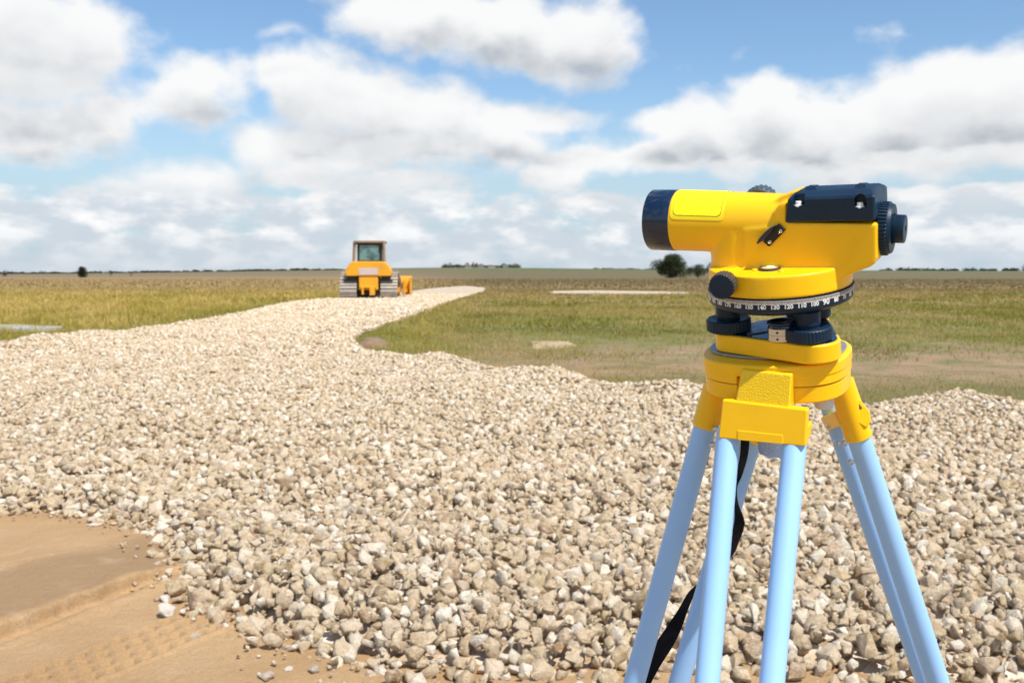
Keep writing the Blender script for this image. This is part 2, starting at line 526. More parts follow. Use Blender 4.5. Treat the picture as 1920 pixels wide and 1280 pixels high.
# ---- sand with ledge and tyre print
LA = np.array(gnd(-60, 1212).xy); LB = np.array(gnd(330, 1068).xy)
TA = np.array([-1.66, 3.18]); TB = np.array([-1.20, 4.00])


def sand_z(X, Y):
    z = (fbm(X * 0.8, Y * 0.8, 31, 3) - 0.5) * 0.03
    wv = (fbm(X * 2.2, Y * 2.2, 33, 3) - .5)
    e = LB - LA; L = np.hypot(*e); e = e / L; nn = np.array([-e[1], e[0]])
    if nn[1] < 0: nn = -nn
    s = (X - LA[0]) * nn[0] + (Y - LA[1]) * nn[1] + 0.05 * wv + 0.034 * (fbm(X * 16, Y * 16, 35, 3) - .5)
    t = (X - LA[0]) * e[0] + (Y - LA[1]) * e[1]
    on = sstep(L + .15, L - .3, t)
    # upper terrace and a shallow rut under the broken edge
    z = z + on * (0.045 * sstep(-0.006, 0.004, s) * sstep(1.9, 0.6, s) - 0.022 * np.exp(-((s + 0.035) / 0.035) ** 2) + 0.010 * np.exp(-((s + 0.12) / 0.03) ** 2))
    # long parallel drag marks higher up
    for q, am in ((0.62, .010), (0.80, .008), (1.25, .010), (1.6, .008)):
        z = z - on * am * np.exp(-((s - q - .03 * wv) / 0.03) ** 2)
    # tread print
    e2 = TB - TA; L2 = np.hypot(*e2); e2 = e2 / L2; n2 = np.array([e2[1], -e2[0]])
    u = (X - TA[0]) * e2[0] + (Y - TA[1]) * e2[1]; v = (X - TA[0]) * n2[0] + (Y - TA[1]) * n2[1]
    band = sstep(-0.17, -0.14, v) * sstep(0.17, 0.14, v) * sstep(L2 + .02, L2 - .15, u) * sstep(-1.4, -1.2, u)
    cu, cv = 0.080, 0.072
    row = np.floor(v / cv + 100)
    uu = np.mod(u + (np.mod(row, 2)) * cu / 2 + 0.008 * (fbm(X * 9, Y * 9, 41, 2) - .5), cu) / cu - 0.5
    vv = np.mod(v / cv + 100, 1) - 0.5
    hexd = np.maximum(np.abs(uu) * 1.0, np.abs(uu) * 0.45 + np.abs(vv) * 0.95)
    fade = 0.5 + 0.7 * fbm(X * 4, Y * 4, 43, 2)
    z = z + band * fade * (0.032 * sstep(0.34, 0.42, hexd) - 0.020)
    z = z + 0.007 * (fbm(X * 14, Y * 14, 45, 3) - .5) + 0.0040 * (fbm(X * 60, Y * 60, 46, 2) - .5)
    # sink under the gravel bed
    sd = poly_sd(GP, X, Y)
    z = z - 0.05 * sstep(0.25, 0.5, sd)
    # feather down to the field at the outer rim
    edge = np.minimum(np.minimum(X - SAND_X0, SAND_X1 - X), np.minimum(Y - SAND_Y0, SAND_Y1 - Y))
    return z - 0.06 * sstep(0.5, 0.0, edge)


m, n = newmat('damp_sand')
geo = n.new('ShaderNodeNewGeometry').outputs['Position']
big = n.noise(geo, 1.1, 5, 0.6, dist=0.4)
c = n.mix(n.mrange(big, 0.38, 0.62), (.53, .345, .175), (.45, .28, .135))
# a band of coarse damp grit on the upper terrace
sps = n.new('ShaderNodeSeparateXYZ'); n.l.new(geo, sps.inputs[0])
ea = (LB - LA) / np.hypot(*(LB - LA))
ss = n.math('ADD', n.math('MULTIPLY_ADD', sps.outputs[0], float(-ea[1]), float(LA[0] * ea[1] - LA[1] * ea[0])), n.math('MULTIPLY', sps.outputs[1], float(ea[0])))
ss = n.math('ADD', ss, n.math('MULTIPLY', n.math('SUBTRACT', n.noise(geo, 3, 4, .6), .5), .25))
dampf = n.math('MULTIPLY', n.mrange(ss, 0.0, 0.06), n.mrange(ss, 0.75, 0.5))
c = n.mix(n.math('MULTIPLY', dampf, .8), c, (.32, .20, .10))
c = n.mix(n.mrange(n.noise(geo, 4.5, 5, 0.65), 0.55, 0.75, 0, .5), c, (.56, .40, .25))
c = n.mix(n.mrange(n.noise(geo, 160, 3, 0.6), 0.48, 0.72, 0, .55), c, (.26, .15, .07))
n.l.new(c, n.p.inputs['Base Color']); n.p.inputs['Roughness'].default_value = 0.9
b1 = n.bump(n.noise(geo, 22, 6, 0.7), 0.8, 0.016)
n.l.new(n.bump(n.noise(geo, 210, 4, 0.75), 0.9, 0.006, b1), n.p.inputs['Normal'])
M['sand'] = m
xs = np.unique(np.concatenate([np.linspace(SAND_X0, -3.0, 40), np.arange(-3.0, -0.4, 0.0052), np.linspace(-0.4, SAND_X1, 60)]))
ys = np.unique(np.concatenate([np.linspace(SAND_Y0, 3.1, 60), np.arange(3.1, 5.6, 0.0058), np.linspace(5.6, SAND_Y1, 30)]))
s_ = sheet('sand', xs, ys, sand_z, M['sand'])
tag(s_, kind='structure')

# ---- gravel bed sheet under the stones
m, n = newmat('crushed_stone_bed')
geo = n.new('ShaderNodeNewGeometry').outputs['Position']
vo = n.new('ShaderNodeTexVoronoi'); vo.inputs['Scale'].default_value = 15; n.l.new(geo, vo.inputs['Vector'])
sc3 = n.new('ShaderNodeSeparateColor'); n.l.new(vo.outputs['Color'], sc3.inputs[0])
c = n.ramp(sc3.outputs[0], [(0, (.36, .25, .15)), (.45, (.50, .38, .26)), (.8, (.62, .52, .41)), (1, (.70, .62, .53))])
n.l.new(c, n.p.inputs['Base Color']); n.p.inputs['Roughness'].default_value = 0.9
n.l.new(n.bump(vo.outputs['Distance'], 1.0, 0.03), n.p.inputs['Normal'])
M['bed'] = m


def bed_z(X, Y):
    sd = poly_sd(GP, X, Y)
    d = 0.030 * sstep(60, 50, Y) + 0.025 * sstep(20, 14, Y)
    return np.where(sd > -0.05, gravel_h(X, Y, sd) - d, -0.12)


xs = np.unique(np.concatenate([np.linspace(-18, -8, 60), np.linspace(-8, 9, 240), np.linspace(9, 14, 10)]))
ys = np.unique(np.concatenate([np.arange(2.6, 16, 0.07), np.arange(16, 32, 0.16), np.arange(32, 118, 0.5)]))
b_ = sheet('gravel_road', xs, ys, bed_z, M['bed'])
# drop the faces that lie outside the bed
bm = bmesh.new(); bm.from_mesh(b_.data)
bm.verts.ensure_lookup_table()
kill = [v for v in bm.verts if v.co.z < -0.115]
bmesh.ops.delete(bm, geom=kill, context='VERTS')
bm.to_mesh(b_.data); bm.free()
tag(b_, kind='structure')

# ---- stones
m, n = newmat('limestone')
att = n.new('ShaderNodeAttribute'); att.attribute_name = 'tint'
tc = n.new('ShaderNodeNewGeometry').outputs['Position']
nz = n.noise(tc, 38, 5, 0.7)
nz2 = n.noise(tc, 170, 4, 0.7)
c = n.mix(n.mrange(nz, 0.42, 0.66), att.outputs['Color'], (.77, .642, .475), "MIX")
c = n.mix(n.mrange(nz, 0.5, 0.3, 0, .40), c, (.42, .26, .13))
c = n.mix(n.mrange(nz2, 0.56, 0.72, 0, .55), c, (.30, .19, .11))
n.l.new(n.mix(0.85, att.outputs['Color'], c), n.p.inputs['Base Color'])
n.p.inputs['Roughness'].default_value = 0.88
n.p.inputs['Specular IOR Level'].default_value = 0.3
b1 = n.bump(nz, 0.9, 0.022)
n.l.new(n.bump(nz2, 1.0, 0.007, b1), n.p.inputs['Normal'])
M['stone'] = m


def stone_shape(seed, bevel, dent=True):
    r = random.Random(seed)
    bm = bmesh.new()
    npt = r.choice([9, 10, 12, 14, 16])
    sx, sy, sz = 1.0, r.uniform(.62, .95), r.uniform(.5, .85)
    for i in range(npt):
        v = Vector((r.gauss(0, 1), r.gauss(0, 1), r.gauss(0, 1))).normalized()
        v = v * r.uniform(.85, 1.05)
        # push to a boxier outline
        mx = max(abs(v.x), abs(v.y), abs(v.z))
        v = v * (1 - .35 + .35 / mx * .9)
        bm.verts.new((v.x * sx, v.y * sy, v.z * sz))
    res = bmesh.ops.convex_hull(bm, input=bm.verts[:])
    bmesh.ops.delete(bm, geom=[g for g in res['geom_interior'] if isinstance(g, bmesh.types.BMVert)], context='VERTS')
    bmesh.ops.dissolve_limit(bm, angle_limit=R(12), verts=bm.verts[:], edges=bm.edges[:])
    if bevel:
        bmesh.ops.bevel(bm, geom=bm.edges[:], offset=bevel, segments=1, affect='EDGES', clamp_overlap=True)
        bmesh.ops.triangulate(bm, faces=bm.faces[:])
        if bevel > .07:
            bmesh.ops.subdivide_edges(bm, edges=[e for e in bm.edges if e.calc_length() > .45], cuts=1, use_grid_fill=False)
            bmesh.ops.triangulate(bm, faces=bm.faces[:])
            for v in bm.verts:
                v.co *= 1 + r.uniform(-.045, .045)
    bmesh.ops.triangulate(bm, faces=bm.faces[:])
    bm.verts.index_update()
    V = np.array([v.co[:] for v in bm.verts]); F = np.array([[v.index for v in f.verts] for f in bm.faces])
    bm.free()
    V = V - V.mean(0)
    V = V / np.abs(V[:, 0]).max()
    return V, F


NEAR = [stone_shape(100 + i, 0.035 if i % 4 else 0.08) for i in range(26)]
MID = [stone_shape(200 + i, 0) for i in range(20)]
for _k in range(20):
    pass


def rot_mats(n):
    q = rng.normal(size=(n, 4)); q /= np.linalg.norm(q, axis=1, keepdims=True)
    w_, x, y, z = q.T
    return np.stack([1 - 2 * (y * y + z * z), 2 * (x * y - z * w_), 2 * (x * z + y * w_),
                     2 * (x * y + z * w_), 1 - 2 * (x * x + z * z), 2 * (y * z - x * w_),
                     2 * (x * z - y * w_), 2 * (y * z + x * w_), 1 - 2 * (x * x + y * y)], 1).reshape(n, 3, 3)


def tints(n):
    k = rng.random(n)
    A = np.array([.615, .468, .298]); B = np.array([.865, .775, .645]); C = np.array([.41, .283, .162]); D = np.array([.70, .56, .40])
    out = np.where((k < .50)[:, None], A, np.where((k < .70)[:, None], B, np.where((k < .84)[:, None], C, D)))
    j = rng.normal(0, .045, (n, 1)) + rng.normal(0, .007, (n, 3))
    return np.clip(out + j, .12, .93)


def scatter(pos_, size, shapes):
    n = len(pos_)
    which = rng.integers(0, len(shapes), n)
    RM = rot_mats(n)
    tn = tints(n)
    Vs, Fs, Cs = [], [], []; base = 0
    for k, (V, F) in enumerate(shapes):
        idx = np.nonzero(which == k)[0]
        if not len(idx): continue
        P = np.einsum('nij,vj->nvi', RM[idx], V) * size[idx][:, None, None] + pos_[idx][:, None, :]
        nv = len(V)
        Vs.append(P.reshape(-1, 3).astype(np.float32))
        Fs.append((F[None] + (base + np.arange(len(idx)) * nv)[:, None, None]).reshape(-1, 3))
        Cs.append(np.repeat(np.concatenate([tn[idx], np.ones((len(idx), 1))], 1), nv, 0).astype(np.float32))
        base += nv * len(idx)
    return np.concatenate(Vs), np.concatenate(Fs), np.concatenate(Cs)


def jgrid(x0, x1, y0, y1, s, jit=.5):
    X, Y = np.meshgrid(np.arange(x0, x1, s), np.arange(y0, y1, s))
    X = X + rng.uniform(-jit, jit, X.shape) * s; Y = Y + rng.uniform(-jit, jit, Y.shape) * s
    return X.ravel(), Y.ravel()


allV, allF, allC = [], [], []; nb = 0


def layer(y0, y1, s, smin, smax, dz, shapes, margin, edge=-0.03, keep=1.0):
    global nb
    w_ = 0.60 * y1 + margin
    X, Y = jgrid(max(-w_, -18), min(w_, 14), y0, y1, s)
    k = (np.abs(X) < 0.60 * Y + margin) & (rng.random(X.shape) < keep)
    X, Y = X[k], Y[k]
    sd = poly_sd(GP, X, Y) + (fbm(X * 5, Y * 5, 61, 2) - .5) * .10 * (Y < 12)
    pk = sstep(edge, 0.10, sd) * 1.2 + .25
    k = (sd > edge) & (rng.random(X.shape) < pk)
    X, Y, sd = X[k], Y[k], sd[k]
    size = smin + (smax - smin) * rng.random(X.shape) ** 1.6
    Z = gravel_h(X, Y, sd)
    Z = np.where(sd < .14, np.maximum(Z * .8, size * .45 + .0), Z) + rng.normal(0, .008, X.shape) + dz
    V, F, C = scatter(np.stack([X, Y, Z], 1), size, shapes)
    allV.append(V); allF.append(F + nb); allC.append(C); nb += len(V)
    return len(X)


layer(2.6, 7.2, .058, .022, .047, .000, NEAR, 1.2)
layer(2.6, 7.2, .070, .030, .048, -.032, MID, 1.2, edge=.03)
layer(2.6, 7.2, .30, .032, .042, .010, NEAR, 1.2, edge=.1)
layer(2.6, 6.5, .055, .007, .016, .010, MID, 1.2, edge=-.16, keep=.55)
layer(7.2, 16, .062, .026, .046, .000, MID, 1.0)
layer(7.2, 16, .090, .034, .050, -.024, MID, 1.0, edge=.05)
layer(16, 30, .085, .032, .056, .000, MID, 1.0)
layer(30, 62, .15, .035, .080, .000, MID, .5)
gv = raw_mesh('gravel', np.concatenate(allV), np.concatenate(allF), M['stone'], {'tint': np.concatenate(allC)})
tag(gv, 'cream and tan crushed stone spread thick over the road bed', 'gravel', kind='stuff')
del allV, allF, allC

# ---- single stones lying loose on the sand
LOOSE = [(296, 1128, 9, (.50, .36, .24), 'small brown stone touching the left side of a white stone on sand'),
         (311, 1129, 15, (.80, .73, .67), 'white rounded stone on sand, upper one of the white pair'),
         (336, 1131, 14, (.52, .38, .24), 'tall brown stone standing on sand beside the white pair'),
         (311, 1157, 16, (.80, .74, .68), 'white squarish stone on sand, lower one of the white pair'),
         (309, 1087, 8, (.76, .68, .60), 'small pale stone alone at the end of the broken sand ledge'),
         (367, 1192, 16, (.56, .49, .42), 'grey brown wedge shaped stone lying alone beside the tyre print'),
         (502, 1273, 18, (.66, .53, .46), 'pinkish stone on sand at the bottom edge of the picture'),
         (542, 1257, 12, (.70, .62, .54), 'small pale block stone on sand above the pinkish stone'),
         (590, 1261, 12, (.50, .45, .39), 'small grey stone on sand nearest the gravel at the bottom edge'),
         (178, 985, 18, (.74, .66, .58), 'flat white stone lying just off the gravel on the far sand')]
for i, (px, py, rp, tint, lab) in enumerate(LOOSE):
    p = gnd(px, py)
    r_ = rp / FPX * p.y
    V, F = stone_shape(900 + i * 3, 0.10)
    ang = rng.uniform(0, 6.28)
    Rz = np.array([[math.cos(ang), -math.sin(ang), 0], [math.sin(ang), math.cos(ang), 0], [0, 0, 1]])
    V = (V @ Rz.T) * r_ * np.array([1, 1, .9])
    if i == 9: V = V * np.array([1.0, .9, .45])
    V[:, 2] -= V[:, 2].min() + r_ * .08
    z0 = float(sand_z(np.array([p.x]), np.array([p.y]))[0])
    o = raw_mesh('loose_stone', V, F, M['stone'], {'tint': np.tile(np.array(tint + (1,)), (len(V), 1))})
    o.location = (p.x, p.y, z0)
    tag(o, lab, 'stone', 'single stones lying on the sand')

# ---- pale far track and bare patches
def patch(name, pts, z, mat, res=24, jag=.12):
    bm = bmesh.new()
    P = []
    npt = len(pts)
    for i in range(npt):
        a = Vector((*pts[i], 0)); b = Vector((*pts[(i + 1) % npt], 0))
        k = 8
        for j in range(k):
            q = a.lerp(b, j / k)
            d = (b - a).length
            P.append(q + Vector((random.uniform(-1, 1), random.uniform(-1, 1), 0)) * jag * d / k * 2)
    prism(bm, [(p.x, p.y, z - .25) for p in P], (0, 0, .25))
    o = obj(name, bm, mat)
    return o


pts = [gnd(px, py, .02).xy for px, py in ((1035, 550), (1040, 546), (1120, 545), (1240, 547), (1290, 549), (1230, 551), (1120, 551))]
o = patch('path', pts, .05, M['bed']); tag(o, kind='structure')
m, n = newmat('bare_pale_soil')
geo = n.new('ShaderNodeNewGeometry').outputs['Position']
n.l.new(n.mix(n.mrange(n.noise(geo, 3, 5, .6), .35, .65), (.36, .27, .15), (.46, .36, .22)), n.p.inputs['Base Color'])
n.p.inputs['Roughness'].default_value = .9
M['bare'] = m
pts = [gnd(px, py, .0).xy for px, py in ((1012, 642), (1030, 634), (1075, 638), (1080, 646), (1045, 651))]
m, n = newmat('puddle_water')
n.p.inputs['Base Color'].default_value = (.40, .37, .31, 1); n.p.inputs['Roughness'].default_value = .4
M['puddle'] = m
pts = [gnd(px, py, .0).xy for px, py in ((-60, 620), (-40, 612), (40, 611), (75, 614), (120, 615), (112, 618), (40, 620))]
o = patch('water', pts, .05, M['puddle']); tag(o, kind='structure')

# earth bank at the corner of the turf
def mound(name, c, rx, ry, h, mat):
    k = 26
    xs = np.linspace(-1, 1, k); X, Y = np.meshgrid(xs, xs)
    r = np.hypot(X, Y)
    wx = c[0] + X * rx; wy = c[1] + Y * ry
    Z = -0.05 + h * sstep(1, .2, r) * (.6 + .8 * fbm(wx * 3, wy * 3, 71, 3))
    V = np.stack([wx, wy, Z], -1).reshape(-1, 3)
    i = np.arange(k * k).reshape(k, k)
    a = i[:-1, :-1].ravel(); b = i[:-1, 1:].ravel(); cc = i[1:, 1:].ravel(); d = i[1:, :-1].ravel()
    return raw_mesh(name, V, np.concatenate([np.stack([a, b, cc], 1), np.stack([a, cc, d], 1)]), mat)


m, n = newmat('raw_earth')
geo = n.new('ShaderNodeNewGeometry').outputs['Position']
n.l.new(n.mix(n.mrange(n.noise(geo, 5, 5, .65), .4, .65), (.30, .20, .11), (.14, .09, .05)), n.p.inputs['Base Color'])
n.p.inputs['Roughness'].default_value = .95
n.l.new(n.bump(n.noise(geo, 18, 5, .7), 1, .04), n.p.inputs['Normal'])
M['earth'] = m
p = gnd(1045, 642, 0)
o = mound('dirt_patch', (p.x, p.y), .50, 1.2, .025, M['bare']); tag(o, kind='structure')
p = gnd(700, 636, .1)
o = mound('earth_bank', (p.x, p.y), .42, 1.0, .20, M['earth']); tag(o, kind='structure')

# ---- grass
m, n = newmat('grass_blades')
att = n.new('ShaderNodeAttribute'); att.attribute_name = 'tint'
n.l.new(att.outputs['Color'], n.p.inputs['Base Color']); n.p.inputs['Roughness'].default_value = .65
n.p.inputs['Specular IOR Level'].default_value = .25
tr = n.new('ShaderNodeBsdfTranslucent'); n.l.new(att.outputs['Color'], tr.inputs[0])
ms = n.new('ShaderNodeMixShader'); ms.inputs[0].default_value = .3
n.l.new(n.p.outputs[0], ms.inputs[1]); n.l.new(tr.outputs[0], ms.inputs[2])
n.l.new(ms.outputs[0], n.n['Material Output'].inputs[0])
M['grass'] = m
gV, gF, gC = [], [], []; gb = 0


def blades(X, Y, Z, h, w_, tint, lean=.5):
    global gb
    n = len(X)
    a = rng.uniform(0, 2 * np.pi, n)
    dx, dy = np.cos(a), np.sin(a)
    b = rng.uniform(0, 2 * np.pi, n); ln = np.abs(rng.normal(0, lean, n))
    lx, ly = np.cos(b) * ln, np.sin(b) * ln
    B = np.stack([X, Y, Z - .02], 1)
    side_ = np.stack([dx, dy, np.zeros(n)], 1) * (w_ / 2)[:, None]
    mid = B + np.stack([lx * h * .3, ly * h * .3, h * .6], 1)
    tip = B + np.stack([lx * h, ly * h, h * (1 - .25 * np.minimum(ln, 1))], 1)
    V = np.stack([B - side_, B + side_, mid - side_ * .7, mid + side_ * .7, tip], 1)
    F = np.array([[0, 1, 3], [0, 3, 2], [2, 3, 4]])
    FF = (F[None] + (gb + np.arange(n) * 5)[:, None, None]).reshape(-1, 3)
    gV.append(V.reshape(-1, 3)); gF.append(FF); gC.append(np.repeat(np.concatenate([tint, np.ones((n, 1))], 1), 5, 0)); gb += n * 5


GREEN = np.array([.225, .235, .035]); OLIVE = np.array([.36, .31, .06]); STRAW = np.array([.66, .50, .21]); DRY = np.array([.47, .33, .18])


def field_at(X, Y):
    """share of green / olive / straw / dry and height for each spot"""
    ratio = X / np.maximum(Y, 1)
    right = sstep(-.12, -.02, ratio)
    n1 = fbm(X * .35, Y * .22, 81, 3); n2 = fbm(X * .9, Y * .6, 83, 3)
    bare = right * (np.exp(-((Y * (.8 + .4 * n1) - 15.8) / 2.2) ** 2) * sstep(.05, .2, ratio) * 1.1 + .7 * np.exp(-((Y * (.8 + .4 * n1) - 20.5) / 2.5) ** 2) * sstep(.0, .1, ratio) * sstep(.33, .2, ratio))
    bare = np.clip(bare + sstep(.50, .64, n2) * right * .6, 0, 1)
    return right, n1, n2, bare


def grass_layer(y0, y1, dens, hR, hL, w0, margin=1.0, ymin_off=.05, lean=.5):
    area = (y1 - y0) * (1.36 * (y0 + y1) / 2 + 2 * margin)
    n = int(area * dens)
    Y = np.sqrt(rng.uniform(y0 ** 2, y1 ** 2, n)); X = rng.uniform(-1, 1, n) * (.68 * Y + margin)
    sd = poly_sd(GP, X, Y)
    right, n1, n2, bare = field_at(X, Y)
    k = (sd < -ymin_off) & (rng.random(n) > bare * .93)
    k &= ~((Y > 66) & (Y < 79) & (X > 2.6) & (X < 13.5) & (Y > 67) & (Y < 78))
    k &= ~((X < -9.5) & (Y > 23.9) & (Y < 26.0) & (X / Y < -.44) & (fbm(X * 1.2, Y * .8, 99, 2) > .42))
    k &= ~((np.hypot((X - .9) / .35, (Y - 20.3) / .7) < 1) & (rng.random(n) < .8))
    X, Y, sd, right, n1, n2, bare = [q[k] for q in (X, Y, sd, right, n1, n2, bare)]
    n = len(X)
    h = (hL * (1 - right) + hR * right) * (.5 + 1.0 * n2) * rng.uniform(.45, 1.25, n)
    # along the road edge the grass is shorter and greener
    eg = sstep(-2.5, -.1, sd) * (1 - right)
    lushb = right * sstep(.42, .62, n1)
    r = rng.random(n)
    dist_g = sstep(34, 90, Y)
    pg = np.clip(.12 + .02 * right + .42 * eg + .38 * lushb + .2 * right - .35 * dist_g, .04, .85)
    ps = np.clip((.40 + .5 * sstep(.42, .6, n1) - .25 * eg) * (1 - right) + right * (.22 + .2 * dist_g), 0, 1)
    pdry = .05 + .22 * right * (1 - lushb) + .2 * dist_g
    tot = pg + ps + pdry + .3
    r = r * tot
    t = np.where((r < pg)[:, None], GREEN, np.where((r < pg + ps)[:, None], STRAW, np.where((r < pg + ps + pdry)[:, None], DRY, OLIVE)))
    m1 = fbm(X * .16 + 40, Y * .11, 91, 3)[:, None]; m2 = fbm(X * .5, Y * .28 + 9, 93, 3)[:, None]
    R_ = right[:, None]
    pl_ = STRAW * .95 * (1 - sstep(.42, .62, m2)) + OLIVE * sstep(.42, .62, m2)
    pl_ = pl_ * (1 - .75 * eg[:, None]) + GREEN * .95 * .75 * eg[:, None]
    pr_ = GREEN * .95 * (1 - sstep(.45, .60, m1)) + (OLIVE * .5 + DRY * .5) * sstep(.45, .60, m1)
    pr_ = pr_ * (1 - sstep(.50, .66, m2)) + np.array([.46, .34, .20]) * sstep(.50, .66, m2)
    pr_ = pr_ * (.62 + .38 * sstep(.28, .42, m2))
    patchc = pl_ * (1 - R_) + pr_ * R_
    t = t * .35 + patchc * .65
    t = t * rng.uniform(.88, 1.12, (n, 1)) * np.array([.98, .92, .70])
    Z = ground_z(X, Y)
    far_ = sstep(50, 100, Y)[:, None]
    brn = np.array([.25, .175, .085]) * right[:, None] + np.array([.42, .29, .15]) * (1 - right[:, None])
    t = t * (1 - .8 * far_) + brn * .8 * far_
    blades(X, Y, Z, h * (1 - .45 * eg), w0 * rng.uniform(.6, 1.3, n), t, lean)


grass_layer(9.5, 16, 620, .075, .10, .007, lean=.95)
grass_layer(16, 26, 330, .11, .20, .010, lean=.85)
grass_layer(26, 45, 120, .17, .27, .017, lean=.8)
grass_layer(45, 90, 26, .20, .30, .042, lean=.8)
grass_layer(90, 230, 1.8, .22, .30, .20, lean=.8)
grs = raw_mesh('grass', np.concatenate(gV), np.concatenate(gF), M['grass'], {'tint': np.concatenate(gC)})
tag(grs, 'straw coloured and green meadow grass on both sides of the gravel road', 'grass', kind='stuff')
# ------------------------------------------------------------------ the levelling instrument
PSI, TAU = R(30), R(12)
a_h = Vector((math.cos(PSI), -math.sin(PSI), 0)); n_h = Vector((-math.sin(PSI), -math.cos(PSI), 0)); zz = Vector((0, 0, 1))
u_ = zz * math.cos(TAU) + n_h * math.sin(TAU)
k_ = n_h * math.cos(TAU) - zz * math.sin(TAU)
ORG = at(1467, 655, 1.0)
FM = Matrix(((a_h.x, u_.x, k_.x, ORG.x), (a_h.y, u_.y, k_.y, ORG.y), (a_h.z, u_.z, k_.z, ORG.z), (0, 0, 0, 1)))
FI = FM.inverted()
CAMP = FI @ Vector((0, 0, CAMZ))


def L(px, py, k=0.0):
    d = FI.to_3x3() @ ray(px, py)
    t = (k - CAMP.z) / d.z
    return CAMP + d * t


def pw(px, py, k, wpx):
    """width in metres of wpx pixels at that place"""
    return (L(px + wpx, py, k) - L(px, py, k)).length


level = empty('optical_level', FM)
tag(level, 'yellow and navy optical levelling instrument mounted on the tripod', 'surveying level')
UP = Vector((0, 1, 0)); FR = Vector((0, 0, 1)); RT = Vector((1, 0, 0))

# ring levels
tP0 = L(1444, 590, .070).y   # lower edge of graduated circle
tP1 = L(1460, 565, .0705).y  # upper edge of graduated circle
tD1 = L(1462, 518, .066).y   # top of the drum
RR = .0700


def raxis(t): return Vector((0, t, 0))


# body as one casting
bm = bmesh.new()
c0 = L(1268, 413, 0); c1 = L(1490, 420, 0)
rT0 = (L(1280, 357, 0) - L(1280, 470, 0)).length / 2 * .992
rT1 = (L(1430, 361.5, 0) - L(1430, 475, 0)).length / 2 * .97
cyl(bm, c0, c1, rT0, rT1, 64)
KF = .0305
pts = [(1448, 400), (1460, 383), (1474, 377), (1474, 417), (1644, 420), (1644, 484), (1641, 494), (1632, 501), (1594, 515), (1560, 535), (1395, 535), (1392, 430), (1448, 425)]
prism(bm, [Vector((L(px, py, KF).x, L(px, py, KF).y, -KF)) for px, py in pts], (0, 0, 2 * KF))
KS = .0180
pts = [(1448, 380), (1466, 367), (1488, 359), (1630, 361), (1638, 480), (1448, 480)]
prism(bm, [Vector((L(px, py, KS).x, L(px, py, KS).y, -KS)) for px, py in pts], (0, 0, 2 * KS))
cc = L(1392, 500, 0)
sL = L(1337, 500, 0).x
rc = cc.x - sL
cyl(bm, Vector((cc.x, tD1 - .012, 0)), Vector((cc.x, L(1390, 425, 0).y, 0)), rc, rc * .98, 48)
cyl(bm, raxis(tP1 + .0008), raxis(tD1), RR - .0012, RR - .002, 96)
# sloping shoulder between drum top and column
rings = []
for (t, rx, rk) in ((tD1 - .004, .0560, .0340), (tD1 + .002, .0545, .0315), (tD1 + .012, .0530, .0300), (tD1 + .024, .0520, .0290)):
    rings.append([bm.verts.new((-.006 + rx * math.cos(2 * math.pi * i / 48), t, rk * math.sin(2 * math.pi * i / 48))) for i in range(48)])
for A_, B_ in zip(rings[:-1], rings[1:]):
    for i in range(48): bm.faces.new((A_[i], A_[(i + 1) % 48], B_[(i + 1) % 48], B_[i]))
bm.faces.new(rings[0]); bm.faces.new(rings[-1])
body = obj('housing', bm, M['yellow'], level, smooth=True, angle=180)
rm = body.modifiers.new('remesh', 'REMESH'); rm.mode = 'VOXEL'; rm.voxel_size = .0011; rm.use_smooth_shade = True
sm = body.modifiers.new('smooth', 'SMOOTH'); sm.factor = .5; sm.iterations = 14

# dark line between housing and circle + scale band
bm = bmesh.new()
cyl(bm, raxis(tP1 - .001), raxis(tP1 + .0022), RR - .0022, seg=96)
obj('seam', bm, M['black'], level, smooth=True)

# objective ring with lens
bm = bmesh.new()
o0 = L(1223, 412, 0); o1 = L(1272, 413.2, 0)
rO = (L(1235, 356, 0) - L(1235, 468, 0)).length / 2
Lo = (o1 - o0).length
prof = [(.012, rO * .80), (.002, rO * .84), (0, rO * .90), (.0006, rO * .97), (.002, rO), (Lo - .001, rO), (Lo, rO * .985), (Lo, rO * .8)]
lathe(bm, o0, o1, prof, 72)
obj('objective_ring', bm, M['navy_gloss'], level, smooth=True, angle=40)
bm = bmesh.new()
dirO = (o1 - o0).normalized()
lathe(bm, o0 + dirO * .006, o1, [(0, .001), (.0005, rO * .4), (.002, rO * .81), (.004, rO * .81)], 48)
obj('objective_lens', bm, M['lens'], level, smooth=True, angle=60)
bm = bmesh.new()
cyl(bm, o1 - dirO * .0005, o1 + dirO * .0018, rO * .955, seg=64)
obj('seal_ring', bm, M['black'], level, smooth=True)

# sticker wrapped on the tube
def wrapped(px0, px1, ph0, ph1, off, rad_s, rad_a, nsx=24, nsy=20, thick=0):
    """rounded rectangle patch on the telescope tube"""
    sA = L(px0, 413, rT0).x; sB = L(px1, 415, rT0).x
    bm = bmesh.new()
    W, H = sB - sA, ph1 - ph0
    loop = []
    for cx, cy, st in ((W - rad_s, H - rad_a, 0), (rad_s, H - rad_a, 90), (rad_s, rad_a, 180), (W - rad_s, rad_a, 270)):
        for j in range(7):
            an = R(st + j * 15)
            loop.append((cx + rad_s * math.cos(an), cy + rad_a * math.sin(an)))
    return sA, ph0, loop, W, H


def tube_pt(s, ph, off):
    q = (s - c0.x) / (c1.x - c0.x)
    c = c0.lerp(c1, q); r = rT0 + (rT1 - rT0) * q + off
    return Vector((s, c.y + r * math.sin(ph), r * math.cos(ph)))


